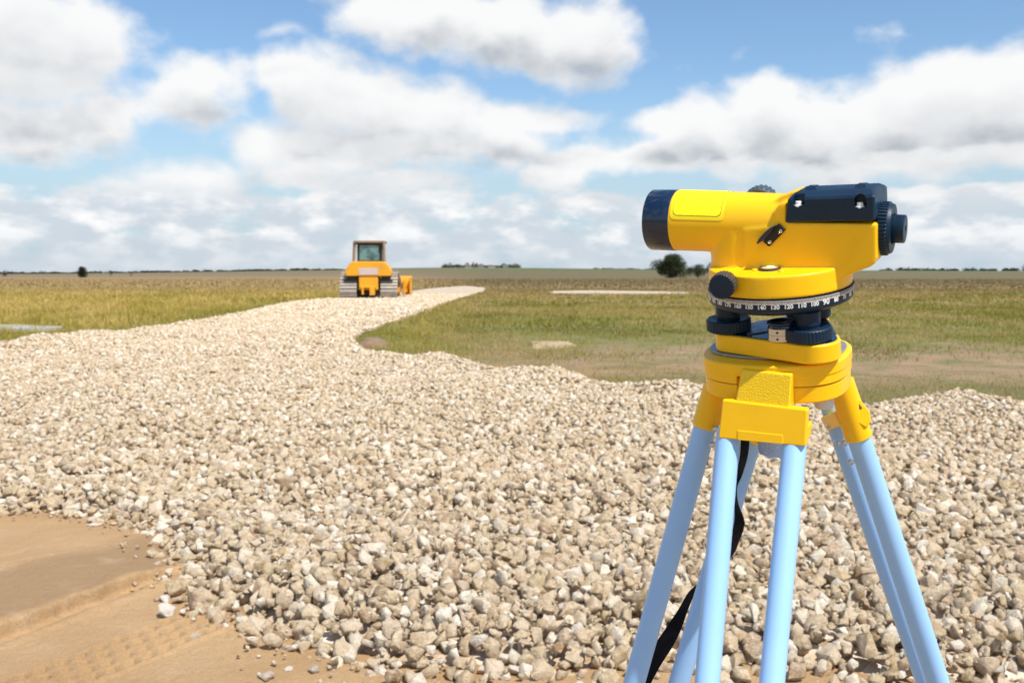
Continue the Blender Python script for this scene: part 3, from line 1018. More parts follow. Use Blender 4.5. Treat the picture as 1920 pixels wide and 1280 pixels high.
def sticker(px0, px1, ph0, ph1, off, mat, rad=.0045, name='label_plate', inset=0, parent=level):
    sA = L(px0, 413, .02).x + inset; sB = L(px1, 415, .02).x - inset
    ph0 += inset / rT0; ph1 -= inset / rT0
    bm = bmesh.new()
    nx, ny = 40, 40
    def inside(x, y):
        W = sB - sA; H = (ph1 - ph0) * rT0
        dx = max(rad - x, x - (W - rad), 0); dy = max(rad - y, y - (H - rad), 0)
        return dx * dx + dy * dy <= rad * rad
    # build as rows of strips with rounded ends
    H = (ph1 - ph0) * rT0; W = sB - sA
    rows = []
    ys = sorted(set([rad - rad * math.cos(R(a)) for a in range(0, 91, 10)] + [H - rad + rad * math.sin(R(a)) for a in range(0, 91, 10)] + [rad + (H - 2 * rad) * i / 16 for i in range(17)]))
    for y in ys:
        if y < rad: ins = rad - math.sqrt(max(0, rad * rad - (rad - y) ** 2))
        elif y > H - rad: ins = rad - math.sqrt(max(0, rad * rad - (y - H + rad) ** 2))
        else: ins = 0
        rows.append([bm.verts.new(tube_pt(sA + ins + (W - 2 * ins) * i / 12, ph0 + y / rT0, off)) for i in range(13)])
    for A_, B_ in zip(rows[:-1], rows[1:]):
        for i in range(12): bm.faces.new((A_[i], A_[i + 1], B_[i + 1], B_[i]))
    o = obj(name, bm, mat, parent, smooth=True, angle=60)
    return o


PH0, PH1 = R(19), R(128)
st = sticker(1263, 1363, PH0 - .13, PH1, .00035, paint('pale_yellow_border', (.95, .72, .003), .45, 0, bstr=0), name='label_plate')
sticker(1268, 1357, PH0, PH1, .00050, M['black'], name='outline', parent=st)
sticker(1268, 1357, PH0, PH1, .00062, M['sticker'], name='face', inset=.0004, parent=st)

# top cover: lofted section with recesses
KC = .0325
tb = L(1560, 416, KC).y; te = L(1560, 369, KC).y
KT = .0190
tt = L(1560, 356, KT).y
secL = [(L(1471, 413, KC), ), ]
def cover_sec(pxb, pxe, pxt):
    xb = L(pxb, 414, KC).x; xe = L(pxe, 368, KC).x; xt = L(pxt, 352, KT).x
    return [(xb, tb, KC), (xe, te, KC), (xt, tt, KT), (xt, tt, -KT), (xe, te, -KC), (xb, tb, -KC)]
A = cover_sec(1471, 1475, 1492); B = cover_sec(1641, 1641, 1637)
bm = bmesh.new()
va = [bm.verts.new(p) for p in A]; vb = [bm.verts.new(p) for p in B]
bm.faces.new(va); bm.faces.new(vb)
for i in range(6): bm.faces.new((va[i], va[(i + 1) % 6], vb[(i + 1) % 6], vb[i]))
bmesh.ops.recalc_face_normals(bm, faces=bm.faces[:])
bmesh.ops.bevel(bm, geom=bm.edges[:], offset=.0018, segments=1, affect='EDGES')
me = bpy.data.meshes.new('cover'); bm.to_mesh(me); bm.free()
me.materials.append(M['navy'])
cover = bpy.data.objects.new('top_cover', me); col.objects.link(cover)
cut = bmesh.new()
REC = [(1497, 375), (1613, 378)]
for px, py in REC:
    p = L(px, py, KC)
    w2 = .0054
    loop = [Vector((p.x - w2, p.y - .0052, KC + .004)), Vector((p.x + w2, p.y - .0052, KC + .004))]
    for j in range(13):
        an = R(j * 15)
        loop.append(Vector((p.x + w2 * math.cos(an), p.y + .0012 + w2 * math.sin(an), KC + .004)))
    prism(cut, loop, (0, 0, -.0125))
bmesh.ops.recalc_face_normals(cut, faces=cut.faces[:])
mc = bpy.data.meshes.new('cutter'); cut.to_mesh(mc); cut.free()
oc = bpy.data.objects.new('cutter', mc); col.objects.link(oc)
bo = cover.modifiers.new('b', 'BOOLEAN'); bo.object = oc; bo.operation = 'DIFFERENCE'; bo.solver = 'EXACT'
dg = bpy.context.evaluated_depsgraph_get(); dg.update()
me2 = bpy.data.meshes.new_from_object(cover.evaluated_get(dg))
cover.modifiers.clear(); cover.data = me2
bpy.data.objects.remove(oc)
for p in me2.polygons: p.use_smooth = True
me2.set_sharp_from_angle(angle=R(18))
cover.parent = level
for (px, py), pyb in zip(REC, (380, 382)):
    p = L(px, pyb, KC - .004)
    bm = bmesh.new()
    lathe(bm, p + Vector((0, -.0035, 0)), p + Vector((0, .01, 0)), [(0, .0042), (.0014, .0042), (.0018, .0030), (.0048, .0026), (.0048, .0012), (.003, .001)], 24)
    obj('screw', bm, M['white_ink'], cover, smooth=True, angle=40)
for px in (1517, 1611):
    p = L(px, 356, KT)
    bm = bmesh.new()
    base = [(-.0066, .013), (.0066, .013), (.0066, -.004), (-.0066, -.004)]
    top = [(-.0040, .009), (.0040, .009), (.0040, -.001), (-.0040, -.001)]
    v0 = [bm.verts.new((p.x + x, tt - .0006, k)) for x, k in base]; v1 = [bm.verts.new((p.x + x, tt + .0030, k)) for x, k in top]
    bm.faces.new(v0); bm.faces.new(v1)
    for i in range(4): bm.faces.new((v0[i], v0[(i + 1) % 4], v1[(i + 1) % 4], v1[i]))
    obj('sight_bump', bm, M['navy'], cover, bevel=.0007)

# eyepiece knob
def gear(nt, depth, sharp=.5):
    return lambda a, h: 1 - depth * (0.5 - 0.5 * math.tanh(3 * math.cos(nt * a)))
e0 = L(1650, 428, 0); e1 = L(1706, 429.5, 0)
ed = (e1 - e0).normalized()
rK = (L(1666, 378, 0) - L(1666, 479, 0)).length / 2
sK1 = (L(1675, 428.5, 0) - e0).length
bm = bmesh.new()
g_ = gear(44, .045)
def gk(a, h): return g_(a, h) if .0015 < h < sK1 - .0030 else .962
lathe(bm, e0, e1, [(-.001, rK * .7), (0, rK * .97), (.0014, rK), (.0016, rK), (sK1 * .5, rK * 1.0), (sK1 - .0035, rK * .99), (sK1 - .0028, rK * .985), (sK1, rK * .93), (sK1 + .0002, rK * .60), (sK1 - .004, rK * .56), (sK1 - .004, rK * .3)], 264, gk)
obj('focus_ring', bm, M['navy'], level, smooth=True, angle=30)
rE = (L(1695, 403, 0) - L(1695, 456, 0)).length / 2
bm = bmesh.new()
p0 = e0 + ed * (sK1 - .006); LE = (L(1698, 429, 0) - p0).length
g2 = gear(60, .02)
def ge(a, h): return g2(a, h) if LE - .012 < h < LE - .004 else 1
lathe(bm, p0, e1 + ed * .01, [(0, rE * .8), (LE - .013, rE * .8), (LE - .0128, rE * .97), (LE - .0118, rE), (LE - .0042, rE), (LE - .0035, rE), (LE - .0006, rE * .99), (LE, rE * .93), (LE, rE * .30), (LE - .004, rE * .24), (LE - .004, rE * .05)], 180, ge)
obj('eyepiece', bm, M['navy'], level, smooth=True, angle=30)

# focusing knob on the far side
bm = bmesh.new()
fk = L(1428, 379, -.040)
rF = (L(1428, 347, -.040) - fk).length
def gf(a, h): return 1 - .06 * (0.5 - 0.5 * math.tanh(3 * math.cos(22 * a))) if h > .005 else .96
lathe(bm, fk + Vector((0, 0, .016)), fk + Vector((0, 0, -.03)), [(0, rF * .9), (.0046, rF * .94), (.0056, rF * 1.0), (.018, rF * 1.03), (.0195, rF * .97), (.0195, .002)], 176, gf)
obj('focus_knob', bm, paint('grey_knurled_plastic', (.06, .085, .11), .4, .1, bstr=.1), level, smooth=True, angle=30)
bm = bmesh.new()
cyl(bm, Vector((fk.x, fk.y, -.01)), Vector((fk.x, fk.y, fk.z + .017)), rF * .7)
obj('knob_hub', bm, M['yellow'], level, smooth=True)

# black mirror hinge on the front
KH = max(KF, .0305) + .0006
bm = bmesh.new()
pl = [(1461.5, 418), (1473.7, 431), (1468, 437), (1444, 461.5), (1441, 461), (1431.5, 452), (1450, 428)]
prism(bm, [Vector((L(px, py, KH).x, L(px, py, KH).y, KH - .004)) for px, py in pl], (0, 0, .0062))
hinge = obj('mirror_hinge', bm, M['black'], level, bevel=.0006)
bm = bmesh.new()
q0 = L(1424, 457, KH + .002); q1 = L(1455, 425, KH + .002)
dq = (q1 - q0); Lq = dq.length; dq.normalize(); nq = Vector((-dq.y, dq.x, 0))
loop = []
for j in range(28):
    an = 2 * math.pi * j / 28
    loop.append(q0 + dq * (Lq / 2 + Lq / 2 * math.cos(an)) + nq * (.0014 + .0022 * math.sin(an)))
prism(bm, [p - Vector((0, 0, .004)) for p in loop], (0, 0, .010))
obj('mirror_edge', bm, M['navy_gloss'], hinge, bevel=.0003)
for px, py in ((1463.6, 433.3), (1443.3, 453.6)):
    p = L(px, py, KH + .0022)
    bm = bmesh.new(); lathe(bm, p, p + FR, [(-.001, .0018), (.0005, .0018), (.0008, .0013), (.0004, .0010), (.0003, .0002)], 20)
    obj('screw', bm, M['chrome'], hinge, smooth=True, angle=30)

# circular bubble vial on the drum top
kb = .056
pb = L(1443, 503, kb)
tv = tD1 + .0002
# walk the ray until it hits the drum-top plane
def on_t(px, py, t):
    d = FI.to_3x3() @ ray(px, py); q = (t - CAMP.y) / d.y
    return CAMP + d * q
pb = on_t(1443, 504.5, tv); print('VIAL', pb)
rV = pw(1443, 503, pb.z, 21)
bm = bmesh.new()
lathe(bm, pb - UP * .006, pb + UP, [(0, rV), (.0072, rV), (.0082, rV * .95), (.0082, rV * .78), (.0066, rV * .76), (.0066, .001)], 48)
vial = obj('bubble_vial', bm, M['brown_knob'], level, smooth=True, angle=30)
bm = bmesh.new()
lathe(bm, pb - UP * .001, pb + UP, [(0, rV * .78), (.0026, rV * .75), (.0034, rV * .5), (.0036, .0003)], 40)
vg = obj('vial_glass', bm, M['cream'], vial, smooth=True, angle=60)
bm = bmesh.new()
bmesh.ops.create_cone(bm, segments=32, radius1=rV * .36, radius2=rV * .36, depth=.0003, cap_ends=True, matrix=Matrix.Translation(pb + UP * .0026 + Vector((.001, 0, 0))) @ Matrix.Rotation(R(90), 4, 'X'))
obj('bubble', bm, M['white_ink'], vial)
for px, py in ((1415, 506.5), (1465, 508.5)):
    p = on_t(px, py, tv)
    bm = bmesh.new(); lathe(bm, p - UP * .002, p + UP, [(0, .0027), (.0026, .0027), (.0032, .0021), (.0028, .0008), (.0028, .0002)], 20)
    obj('screw', bm, M['yellow'], vial, smooth=True, angle=30)

# tangent screw knob at the left
f0_ = L(1352, 538, .080); f1_ = L(1371, 521, .036)
b0 = L(1365, 525, .055)
dk = (b0 - f0_).normalized()
rk_ = pw(1352, 538, .080, 24.3)
bm = bmesh.new()
def gt(a, h): return 1 - .05 * (0.5 - 0.5 * math.tanh(3 * math.cos(24 * a))) if h > .0008 else .97
lathe(bm, f0_, b0 + dk, [(-.0002, .0005), (0, rk_ * .94), (.0010, rk_ * .985), (.0014, rk_), (.0125, rk_ * 1.02), (.0150, rk_ * .98), (.0158, rk_ * .8), (.030, rk_ * .55)], 192, gt)
for f in bm.faces:
    c = f.calc_center_median()
    h = (c - f0_).dot(dk)
    f.material_index = 0 if h < .0013 else 1
obj('tangent_knob', bm, [M['navy'], M['brown_knob']], level, smooth=True, angle=30)

# graduated circle
bm = bmesh.new()
hR = tP1 - tP0
lathe(bm, raxis(tP0), raxis(tP1), [(-.0045, RR * .80), (-.004, RR * .84), (.0, RR * .968), (.0022, RR * .992), (.004, RR), (hR, RR), (hR, RR * .9)], 144)
circle = obj('graduated_circle', bm, M['navy'], level, smooth=True, angle=50)
bm = bmesh.new()
cyl(bm, raxis(tP1 - .0040), raxis(tP1 - .0002), RR + .0002, seg=144)
obj('scale_band', bm, M['scale'], circle, smooth=True)
bm = bmesh.new()
def ring_pt(ang, t, off=.0003):
    return Vector(((RR + off) * math.sin(ang), t, (RR + off) * math.cos(ang)))
# zero angle: number 123 faces the front; numbers grow to the left
for d_ in range(0, 360, 1):
    an = R(141.0 - d_)
    hh = .0034 if d_ % 10 == 0 else (.0030 if d_ % 5 == 0 else .0024)
    ww = R(.20) if d_ % 5 == 0 else R(.17)
    v = [bm.verts.new(ring_pt(an - ww, tP1 - .0003, .0004)), bm.verts.new(ring_pt(an + ww, tP1 - .0003, .0004)), bm.verts.new(ring_pt(an + ww, tP1 - .0004 - hh, .0004)), bm.verts.new(ring_pt(an - ww, tP1 - .0004 - hh, .0004))]
    bm.faces.new(v)
obj('tick_marks', bm, M['navy'], circle)


def text_mesh(s, size):
    cu = bpy.data.curves.new('t', 'FONT'); cu.body = s; cu.size = size; cu.align_x = 'CENTER'; cu.resolution_u = 3
    cu.offset = size * .03
    to = bpy.data.objects.new('t', cu); col.objects.link(to)
    dg = bpy.context.evaluated_depsgraph_get(); dg.update()
    me = bpy.data.meshes.new_from_object(to.evaluated_get(dg))
    bpy.data.objects.remove(to); bpy.data.curves.remove(cu)
    return me


bm = bmesh.new()
for num in range(0, 360, 10):
    big = num in (0, 90, 180, 270)
    if num == 180: big = False
    me = text_mesh(str(num), .0074 if big else .0056)
    an0 = R(141.0 - num)
    tbase = tP0 + (.0048 if big else .0050)
    t_ = bmesh.new(); t_.from_mesh(me)
    for v in t_.verts:
        v.co = ring_pt(an0 + v.co.x / RR, tbase + v.co.y, .0003)
    tm = bpy.data.meshes.new('t'); t_.to_mesh(tm); t_.free()
    bm.from_mesh(tm)
    bpy.data.meshes.remove(tm); bpy.data.meshes.remove(me)
obj('numerals', bm, M['white_ink'], circle)

# centring underside, stems, foot screws
FS = [(-.0500, .0125), (.0352, .0372), (.0150, -.0490)]
tA = L(1373, 593.5, .0125).y   # disc top, left
ptop = on_t(1373, 594, 0)
tTop = L(1373, 592, FS[0][1]).y
RD = .0222
tdl = [L(1373, 595.5, FS[0][1]).y, L(1531, 611.5, FS[1][1]).y]
tdisc_top = (tdl[0] + tdl[1]) / 2
HD = .0125
def body_under():
    bm = bmesh.new()
    lathe(bm, raxis(tP0 - .008), raxis(tP0), [(0, .040), (.001, .043), (.0045, .050)], 64)
    for (s, k) in FS:
        d = Vector((s, 0, k)).normalized()
        barbox(bm, raxis(tP0 - .0075), raxis(tP0 - .0075) + d * .058, .022, .007, up=(0, 1, 0))
    return bm
obj('tribrach', body_under(), M['navy'], level, bevel=.001)
for i, (s, k) in enumerate(FS):
    bm = bmesh.new()
    rS = .0118 if i else .0125
    lathe(bm, Vector((s, tdisc_top - .002, k)), Vector((s, 1, k)), [(0, rS * .92), (.0035, rS * .92), (.0042, rS), (tP0 - tdisc_top - .002, rS), (tP0 - tdisc_top - .001, rS * .9)], 40)
    st_ = obj('screw_housing', bm, M['navy'], level, smooth=True, angle=30)
    bm = bmesh.new()
    def gd(a, h): return 1 - .030 * (0.5 - 0.5 * math.tanh(3 * math.cos(40 * a))) if .0012 < h < HD - .001 else .985
    lathe(bm, Vector((s, tdisc_top - HD, k)), Vector((s, tdisc_top, k)), [(0, RD * .6), (0, RD * .95), (.001, RD), (.0015, RD), (HD - .0012, RD), (HD - .0008, RD), (HD, RD * .95), (HD - .0010, RD * .66), (HD - .0012, RD * .5)], 200, gd)
    obj('foot_screw', bm, M['navy'], level, smooth=True, angle=30)

# base plate
tbp1 = tdisc_top - HD - .0012
def hull2(circles, n=28):
    P = []
    for (s, k, r) in circles:
        for i in range(n):
            an = 2 * math.pi * i / n
            P.append((s + r * math.cos(an), k + r * math.sin(an)))
    P = sorted(set(P))
    def half(P):
        h = []
        for p in P:
            while len(h) >= 2 and (h[-1][0] - h[-2][0]) * (p[1] - h[-2][1]) - (h[-1][1] - h[-2][1]) * (p[0] - h[-2][0]) <= 0: h.pop()
            h.append(p)
        return h
    lo = half(P); up = half(P[::-1])
    return lo[:-1] + up[:-1]
HBP = .0185
cs = [(-.0455, .0115, .0185), (.0395, .0330, .0245), (.0150, -.0470, .020)]
hl = hull2(cs)
bm = bmesh.new()
prism(bm, [Vector((s, tbp1 - HBP, k)) for s, k in hl], (0, HBP, 0))
plate = obj('base_plate', bm, M['yellow'], level, bevel=.0020, seg=3)
hl2 = hull2([(s, k, r - .0030) for s, k, r in cs])
bm = bmesh.new()
prism(bm, [Vector((s, tbp1 - .001, k)) for s, k in hl2], (0, .0016, 0))
obj('spring_plate', bm, M['navy_gloss'], plate, bevel=.0003)
bm = bmesh.new()
pp = [on_t(px, py, tbp1 + .0008) for px, py in ((1395, 620), (1418, 604), (1470, 596), (1490, 598), (1470, 612), (1440, 622), (1402, 628))]
prism(bm, pp, (0, .0010, 0))
obj('steel_leaf', bm, M['steel'], plate, bevel=.0002)
# capstan
pc = Vector((L(1465, 625, .040).x, tbp1 + .0006, .040))
rC = pw(1465, 620, .040, 25)
hC = L(1465, 601, .040).y - pc.y
bm = bmesh.new()
lathe(bm, pc, pc + UP, [(0, rC * .96), (.0005, rC), (hC * .33, rC), (hC * .345, rC * .97), (hC * .36, rC), (hC * .68, rC), (hC * .70, rC * .9)], 64)
cap = obj('capstan', bm, M['chrome'], plate, smooth=True, angle=25)
bm = bmesh.new()
lathe(bm, pc, pc + UP, [(hC * .69, rC * .9), (hC * .70, rC * .97), (hC * .82, rC * .93), (hC * .9, rC * 1.04), (hC * .98, rC * 1.02), (hC, rC * .9), (hC * .93, rC * .55), (hC * .93, .0004)], 64)
obj('capstan_cap', bm, M['navy_gloss'], cap, smooth=True, angle=30)
for f_ in (.17, .52):
    bm = bmesh.new()
    q = pc + UP * (hC * f_)
    dv = Vector((-.03, 0, 1)).normalized()
    cyl(bm, q + dv * (rC - .001), q + dv * (rC + .0001), .0012, seg=16)
    obj('pin_hole', bm, M['black'], cap)

# ------------------------------------------------------------------ tripod
tph = tbp1 - HBP - .0002
tcen = FM @ Vector((0, tph, 0))
TO = Vector((tcen.x, tcen.y, 0.0))
tri = empty('tripod', Matrix.Translation(TO))
tag(tri, 'yellow headed survey tripod with pale blue tube legs carrying the level', 'tripod')
def Wp(p): return (FM @ Vector(p)) - TO
def WD(p): return FM.to_3x3() @ Vector(p)


def supere(rx, rk, e=2.7, n=72, k0=0.0):
    pts = []
    for i in range(n):
        an = 2 * math.pi * i / n
        c, s = math.cos(an), math.sin(an)
        pts.append((HS + rx * math.copysign(abs(c) ** (2 / e), c), k0 + rk * math.copysign(abs(s) ** (2 / e), s)))
    return pts


def clip(poly, f):
    """keep the part of a 2D loop where f(p)>=0 (f linear)"""
    out_ = []
    for i in range(len(poly)):
        p, q = poly[i], poly[(i + 1) % len(poly)]
        fp, fq = f(p), f(q)
        if fp >= 0: out_.append(p)
        if (fp >= 0) != (fq >= 0):
            t = fp / (fp - fq); out_.append((p[0] + t * (q[0] - p[0]), p[1] + t * (q[1] - p[1])))
    return out_


RX, RK = .0715, .0585
HS = -.0062
base2 = supere(RX, RK, 2.7)
tH = L(1590, 657, .0).y
tH = min(tph, tH)
bm = bmesh.new()
prism(bm, [Wp((s, tph - .0022, k)) for s, k in supere(RX - .0045, RK - .015, 2.6, k0=-.004)], WD((0, .0021, 0)))
obj('head_plate', bm, M['zinc'], tri, bevel=.0006)
tS = L(1480, 703, RK).y
TSL = tph - .0022
THK = .0135
bm = bmesh.new()
prism(bm, [Wp((s, TSL - THK, k)) for s, k in base2], WD((0, THK - .0004, 0)))
head = obj('head', bm, M['yellow'], tri, bevel=.0026, seg=3)
sl = L(1382.5, 715, .055).x; sr = L(1486, 725, .055).x
tl_mid = TSL - THK - .0085
tl_bot = tl_mid - .0165
for sgn, cutx in ((-1, sl), (1, sr)):
    f = (lambda p, c=cutx, g=sgn: g * (p[0] - c))
    lug = clip(supere(RX - .0006, RK - .0010, 2.7), f)
    lug = clip(lug, lambda p: p[1] + .030)
    bm = bmesh.new()
    prism(bm, [Wp((s, tl_mid + .0004, k)) for s, k in lug], WD((0, TSL - THK - tl_mid + .0015, 0)))
    up_ = obj('hinge_block', bm, M['yellow'], head, bevel=.0012)
    lug2 = [((s - HS) * .985 + HS, k * .985) for s, k in lug]
    lug2 = clip(lug2, f)
    bm = bmesh.new()
    prism(bm, [Wp((s, tl_bot, k)) for s, k in lug2], WD((0, tl_mid - .0004 - tl_bot, 0)))
    obj('hinge_clamp', bm, M['yellow'], head, bevel=.0016)
    bm = bmesh.new()
    lug3 = [((s - HS) * .95 + HS, k * .95) for s, k in lug]
    lug3 = clip(lug3, lambda p, c=cutx, g=sgn: g * (p[0] - c) - .002)
    prism(bm, [Wp((s, tl_mid - .001, k)) for s, k in lug3], WD((0, .002, 0)))
    obj('joint_gap', bm, M['black'], head)
# underside core and the hanging fixing screw
bm = bmesh.new()
lathe(bm, Wp((0, tl_bot - .006, 0)), Wp((0, TSL - THK, 0)), [(0, .018), (.002, .020), ((TSL - THK) - (tl_bot - .006), .022)], 40)
obj('head_core', bm, M['yellow'], head, smooth=True, angle=30)
bm = bmesh.new()
pq = L(1545, 752, .020)
cyl(bm, Wp((pq.x, tl_bot + .002, pq.z)), Wp((pq.x, L(1545, 763, .02).y, pq.z)), .0098, .0088)
obj('clamp_nut', bm, paint('pale_grey_plastic', (.62, .64, .68), .5, .03, bstr=.05), head, smooth=True, angle=30, bevel=.0008)
bm = bmesh.new()
p1 = L(1390, 707, .046); p2 = L(1478, 720, .046)
cyl(bm, Wp((sl - .003, p1.y - .004, .044)), Wp((sr + .003, p1.y - .004, .044)), .0075)
obj('hinge_pin', bm, M['yellow'], head, smooth=True, angle=30)


def world(px, py, Y): return at(px, py, Y) - TO


def tube(parent, pa, pb, r, name='leg_tube'):
    """pa top, pb lower point: runs on to a quarter metre above ground"""
    d = (pb - pa).normalized()
    Lr = (pa.z - .42) / -d.z
    bm = bmesh.new()
    lathe(bm, pa, pb, [(0, r * .9), (.001, r), (Lr, r)], 40)
    t = obj(name, bm, M['tube'], parent, smooth=True, angle=40)
    return d, pa + d * Lr


def bolt(parent, p, d, r=.0030):
    bm = bmesh.new()
    lathe(bm, p, p + d, [(-.003, r * .9), (.0005, r * 1.15), (.0012, r * 1.15), (.0013, r * .85), (.0032, r * .8), (.0036, r * .5), (.0036, .0002)], 18)
    obj('bolt', bm, M['chrome'], parent, smooth=True, angle=35)


def lower_leg(parent, a_, b_, d):
    c = (a_ + b_) / 2
    side_ = (b_ - a_).normalized()
    bm = bmesh.new()
    barbox(bm, c - d * .055, c + d * .02, (b_ - a_).length + .034, .034, up=side_.cross(d))
    obj('leg_clamp', bm, M['yellow'], parent, bevel=.004)
    bm = bmesh.new()
    Lr = c.z / -d.z
    barbox(bm, c - d * .02, c + d * (Lr - .09), .030, .016, up=side_.cross(d))
    obj('lower_leg', bm, M['tube'], parent, bevel=.002)
    bm = bmesh.new()
    lathe(bm, c + d * (Lr - .12), c + d * Lr, [(0, .017), (.05, .017), (.06, .012), (.119, .0015)], 24)
    barbox(bm, c + d * (Lr - .075), c + d * (Lr - .068), .085, .028, up=side_.cross(d))
    obj('foot', bm, M['zinc'], parent, smooth=True, angle=30)


# front leg: T shaped bracket
legf = None
KB = .0640
ZZ = [(1390, 693), (1485, 703), (1481.5, 763.5), (1519, 768.5), (1515.5, 838), (1431, 830), (1346, 821.5), (1354, 749), (1380, 751.5)]
bm = bmesh.new()
neck = [(1390, 692), (1485, 702), (1480, 775), (1376, 765)]
def kb(py, off=0): return .0610 + off + (py - 692) / 146 * .019
prism(bm, [Wp(L(px, py, kb(py)) - Vector((0, 0, .022))) for px, py in neck], WD((0, 0, .022)))
legf = obj('leg', bm, M['yellow_hammer'], tri, bevel=.0020)
bar = [(1354, 749), (1514, 768), (1511, 837.5), (1346, 821.5)]
bm = bmesh.new()
prism(bm, [Wp(L(px, py, kb(py, .0022)) - Vector((0, 0, .0085))) for px, py in bar], WD((0, 0, .0085)))
low = [(1350, 790), (1511, 806), (1509.5, 835), (1349, 819)]
prism(bm, [Wp(L(px, py, kb(py, .0012)) - Vector((0, 0, .026))) for px, py in low], WD((0, 0, .026)))
obj('bracket', bm, M['yellow'], legf, bevel=.0018)
bm = bmesh.new()
ins = [(1383, 806), (1468, 815), (1468, 832), (1383, 824)]
prism(bm, [Wp(L(px, py, kb(py, .0022)) - Vector((0, 0, .001))) for px, py in ins], WD((0, 0, .0018)))
obj('bracket_rib', bm, M['yellow'], legf, bevel=.0006)
Yb = (FM @ L(1365, 820, kb(820) - .0118)).y
fa = world(1366, 806, Yb); fb = world(1325, 1290, Yb - .075)
Yb2 = (FM @ L(1490, 830, kb(830) - .0118)).y
ga = world(1491.5, 815, Yb2); gb_ = world(1446.5, 1290, Yb2 - .075)
rt = .5 * 44.5 / FPX * Yb
d1, e1_ = tube(legf, fa, fb, rt)
rt2 = .5 * 44.5 / FPX * Yb2
d2, e2_ = tube(legf, ga, gb_, rt2)
lower_leg(legf, e1_, e2_, d1)


def side_leg(tA_, tB_, bA, bB, YA, YB, dYA, dYB, r, sock_px, sock_dir):
    """tA_/bA outer tube top/bottom pixels, tB_/bB inner tube"""
    a0 = world(*tA_, YA); a1 = world(*bA, YA + dYA)
    b0 = world(*tB_, YB); b1 = world(*bB, YB + dYB)
    da = (a1 - a0).normalized()
    bm = bmesh.new()
    # socket round the outer tube
    Ls = (world(*sock_px, YA + dYA * .1) - a0).length
    lathe(bm, a0, a1, [(0, r * .8), (.001, r * 1.10), (Ls - .001, r * 1.17), (Ls, r * 1.10), (Ls, r * .9)], 40)
    lg = obj('leg', bm, M['yellow'], tri, smooth=True, angle=35)
    bm = bmesh.new()
    barbox(bm, a0 + da * (Ls * .58), b0 + (b1 - b0).normalized() * (Ls * .35), .030, .016, up=da)
    obj('bracket', bm, M['yellow'], lg, bevel=.002)
    d1, q1 = tube(lg, a0 + da * .004, a1, r)
    d2, q2 = tube(lg, b0, b1, r)
    lower_leg(lg, q1, q2, d1)
    return lg, a0, b0, da, Ls


# left leg
lgl, la0, lb0, lda, lLs = side_leg((1344, 720), (1418, 790), (1186, 1290), (1270, 1290), 1.035, 1.085, .06, .06, .5 * 43 / FPX * 1.04, (1322, 800), None)
# right leg
lgr, ra0, rb0, rda, rLs = side_leg((1576, 714), (1556, 752), (1763, 1290), (1741, 1290), 1.015, 1.085, .06, .06, .5 * 44 / FPX * 1.02, (1611, 822), None)
for px, py, Y in ((1343, 803, 1.025), (1337, 833, 1.025)):
    bolt(lgl, world(px, py, Y), Vector((.9, -.45, .2)).normalized())
for px, py, Y in ((1583, 831, 1.012), (1595.5, 866, 1.012)):
    bolt(lgr, world(px, py, Y), Vector((-.55, -.8, .1)).normalized())
for px, py, Y in ((1555, 798, 1.070), (1568.5, 831, 1.070)):
    bolt(lgr, world(px, py, Y), Vector((-.9, -.4, .1)).normalized())
# flange with the triangle mark on the right socket
bm = bmesh.new()
fl = [(1600, 742), (1607, 746), (1626, 770), (1628, 789), (1618, 800), (1600, 790)]
prism(bm, [world(px, py, 1.018) for px, py in fl], (0, -.010, 0))
flo = obj('flange', bm, M['yellow'], lgr, bevel=.002)
bm = bmesh.new()
prism(bm, [world(px, py, 1.0076) for px, py in ((1609, 755), (1617, 765), (1612, 768))], (0, .0006, 0))
obj('triangle_mark', bm, M['brown_knob'], flo)

# fabric loop hanging under the head
bm = bmesh.new()
top = [(1418, 828), (1432, 832), (1446, 834), (1460, 836), (1472, 838)]
bot = [(1424, 850), (1434, 855), (1446, 857.5), (1458, 858), (1470, 856)]
def ribbon(bm, A, B, th=.0008):
    fr = []
    for a, b in zip(A, B):
        fr.append([bm.verts.new(a), bm.verts.new(b), bm.verts.new(b + Vector((0, th, 0))), bm.verts.new(a + Vector((0, th, 0)))])
    for p, q in zip(fr[:-1], fr[1:]):
        for i in range(4): bm.faces.new((p[i], p[(i + 1) % 4], q[(i + 1) % 4], q[i]))
    bm.faces.new(fr[0]); bm.faces.new(fr[-1])
ribbon(bm, [world(px, py - 14, 1.0 - .012 * math.sin(i * .8)) for i, (px, py) in enumerate(top)], [world(px, py, 1.0 - .012 * math.sin(i * .8)) for i, (px, py) in enumerate(bot)])
obj('fabric_sling', bm, M['mesh'], tri, smooth=True, angle=60)

# black carrying strap hanging beside the left leg
SP = [(1398, 800, 16, 1.0), (1397, 835, 16, 1.0), (1394, 860, 14, 1.0), (1386, 890, 12, 1.0), (1378, 915, 8, .995), (1381, 945, 8, .985), (1386, 968, 16, .98), (1386, 985, 20, .98), (1379, 1010, 18, .985), (1369, 1040, 12, .995), (1345, 1070, 12, 1.08), (1315, 1095, 14, 1.14), (1297, 1112, 14, 1.16), (1281, 1143, 18, 1.17), (1262, 1180, 30, 1.17), (1243, 1212, 36, 1.17), (1226, 1240, 34, 1.17), (1212, 1270, 28, 1.17), (1196, 1310, 24, 1.17), (1190, 1350, 24, 1.16)]
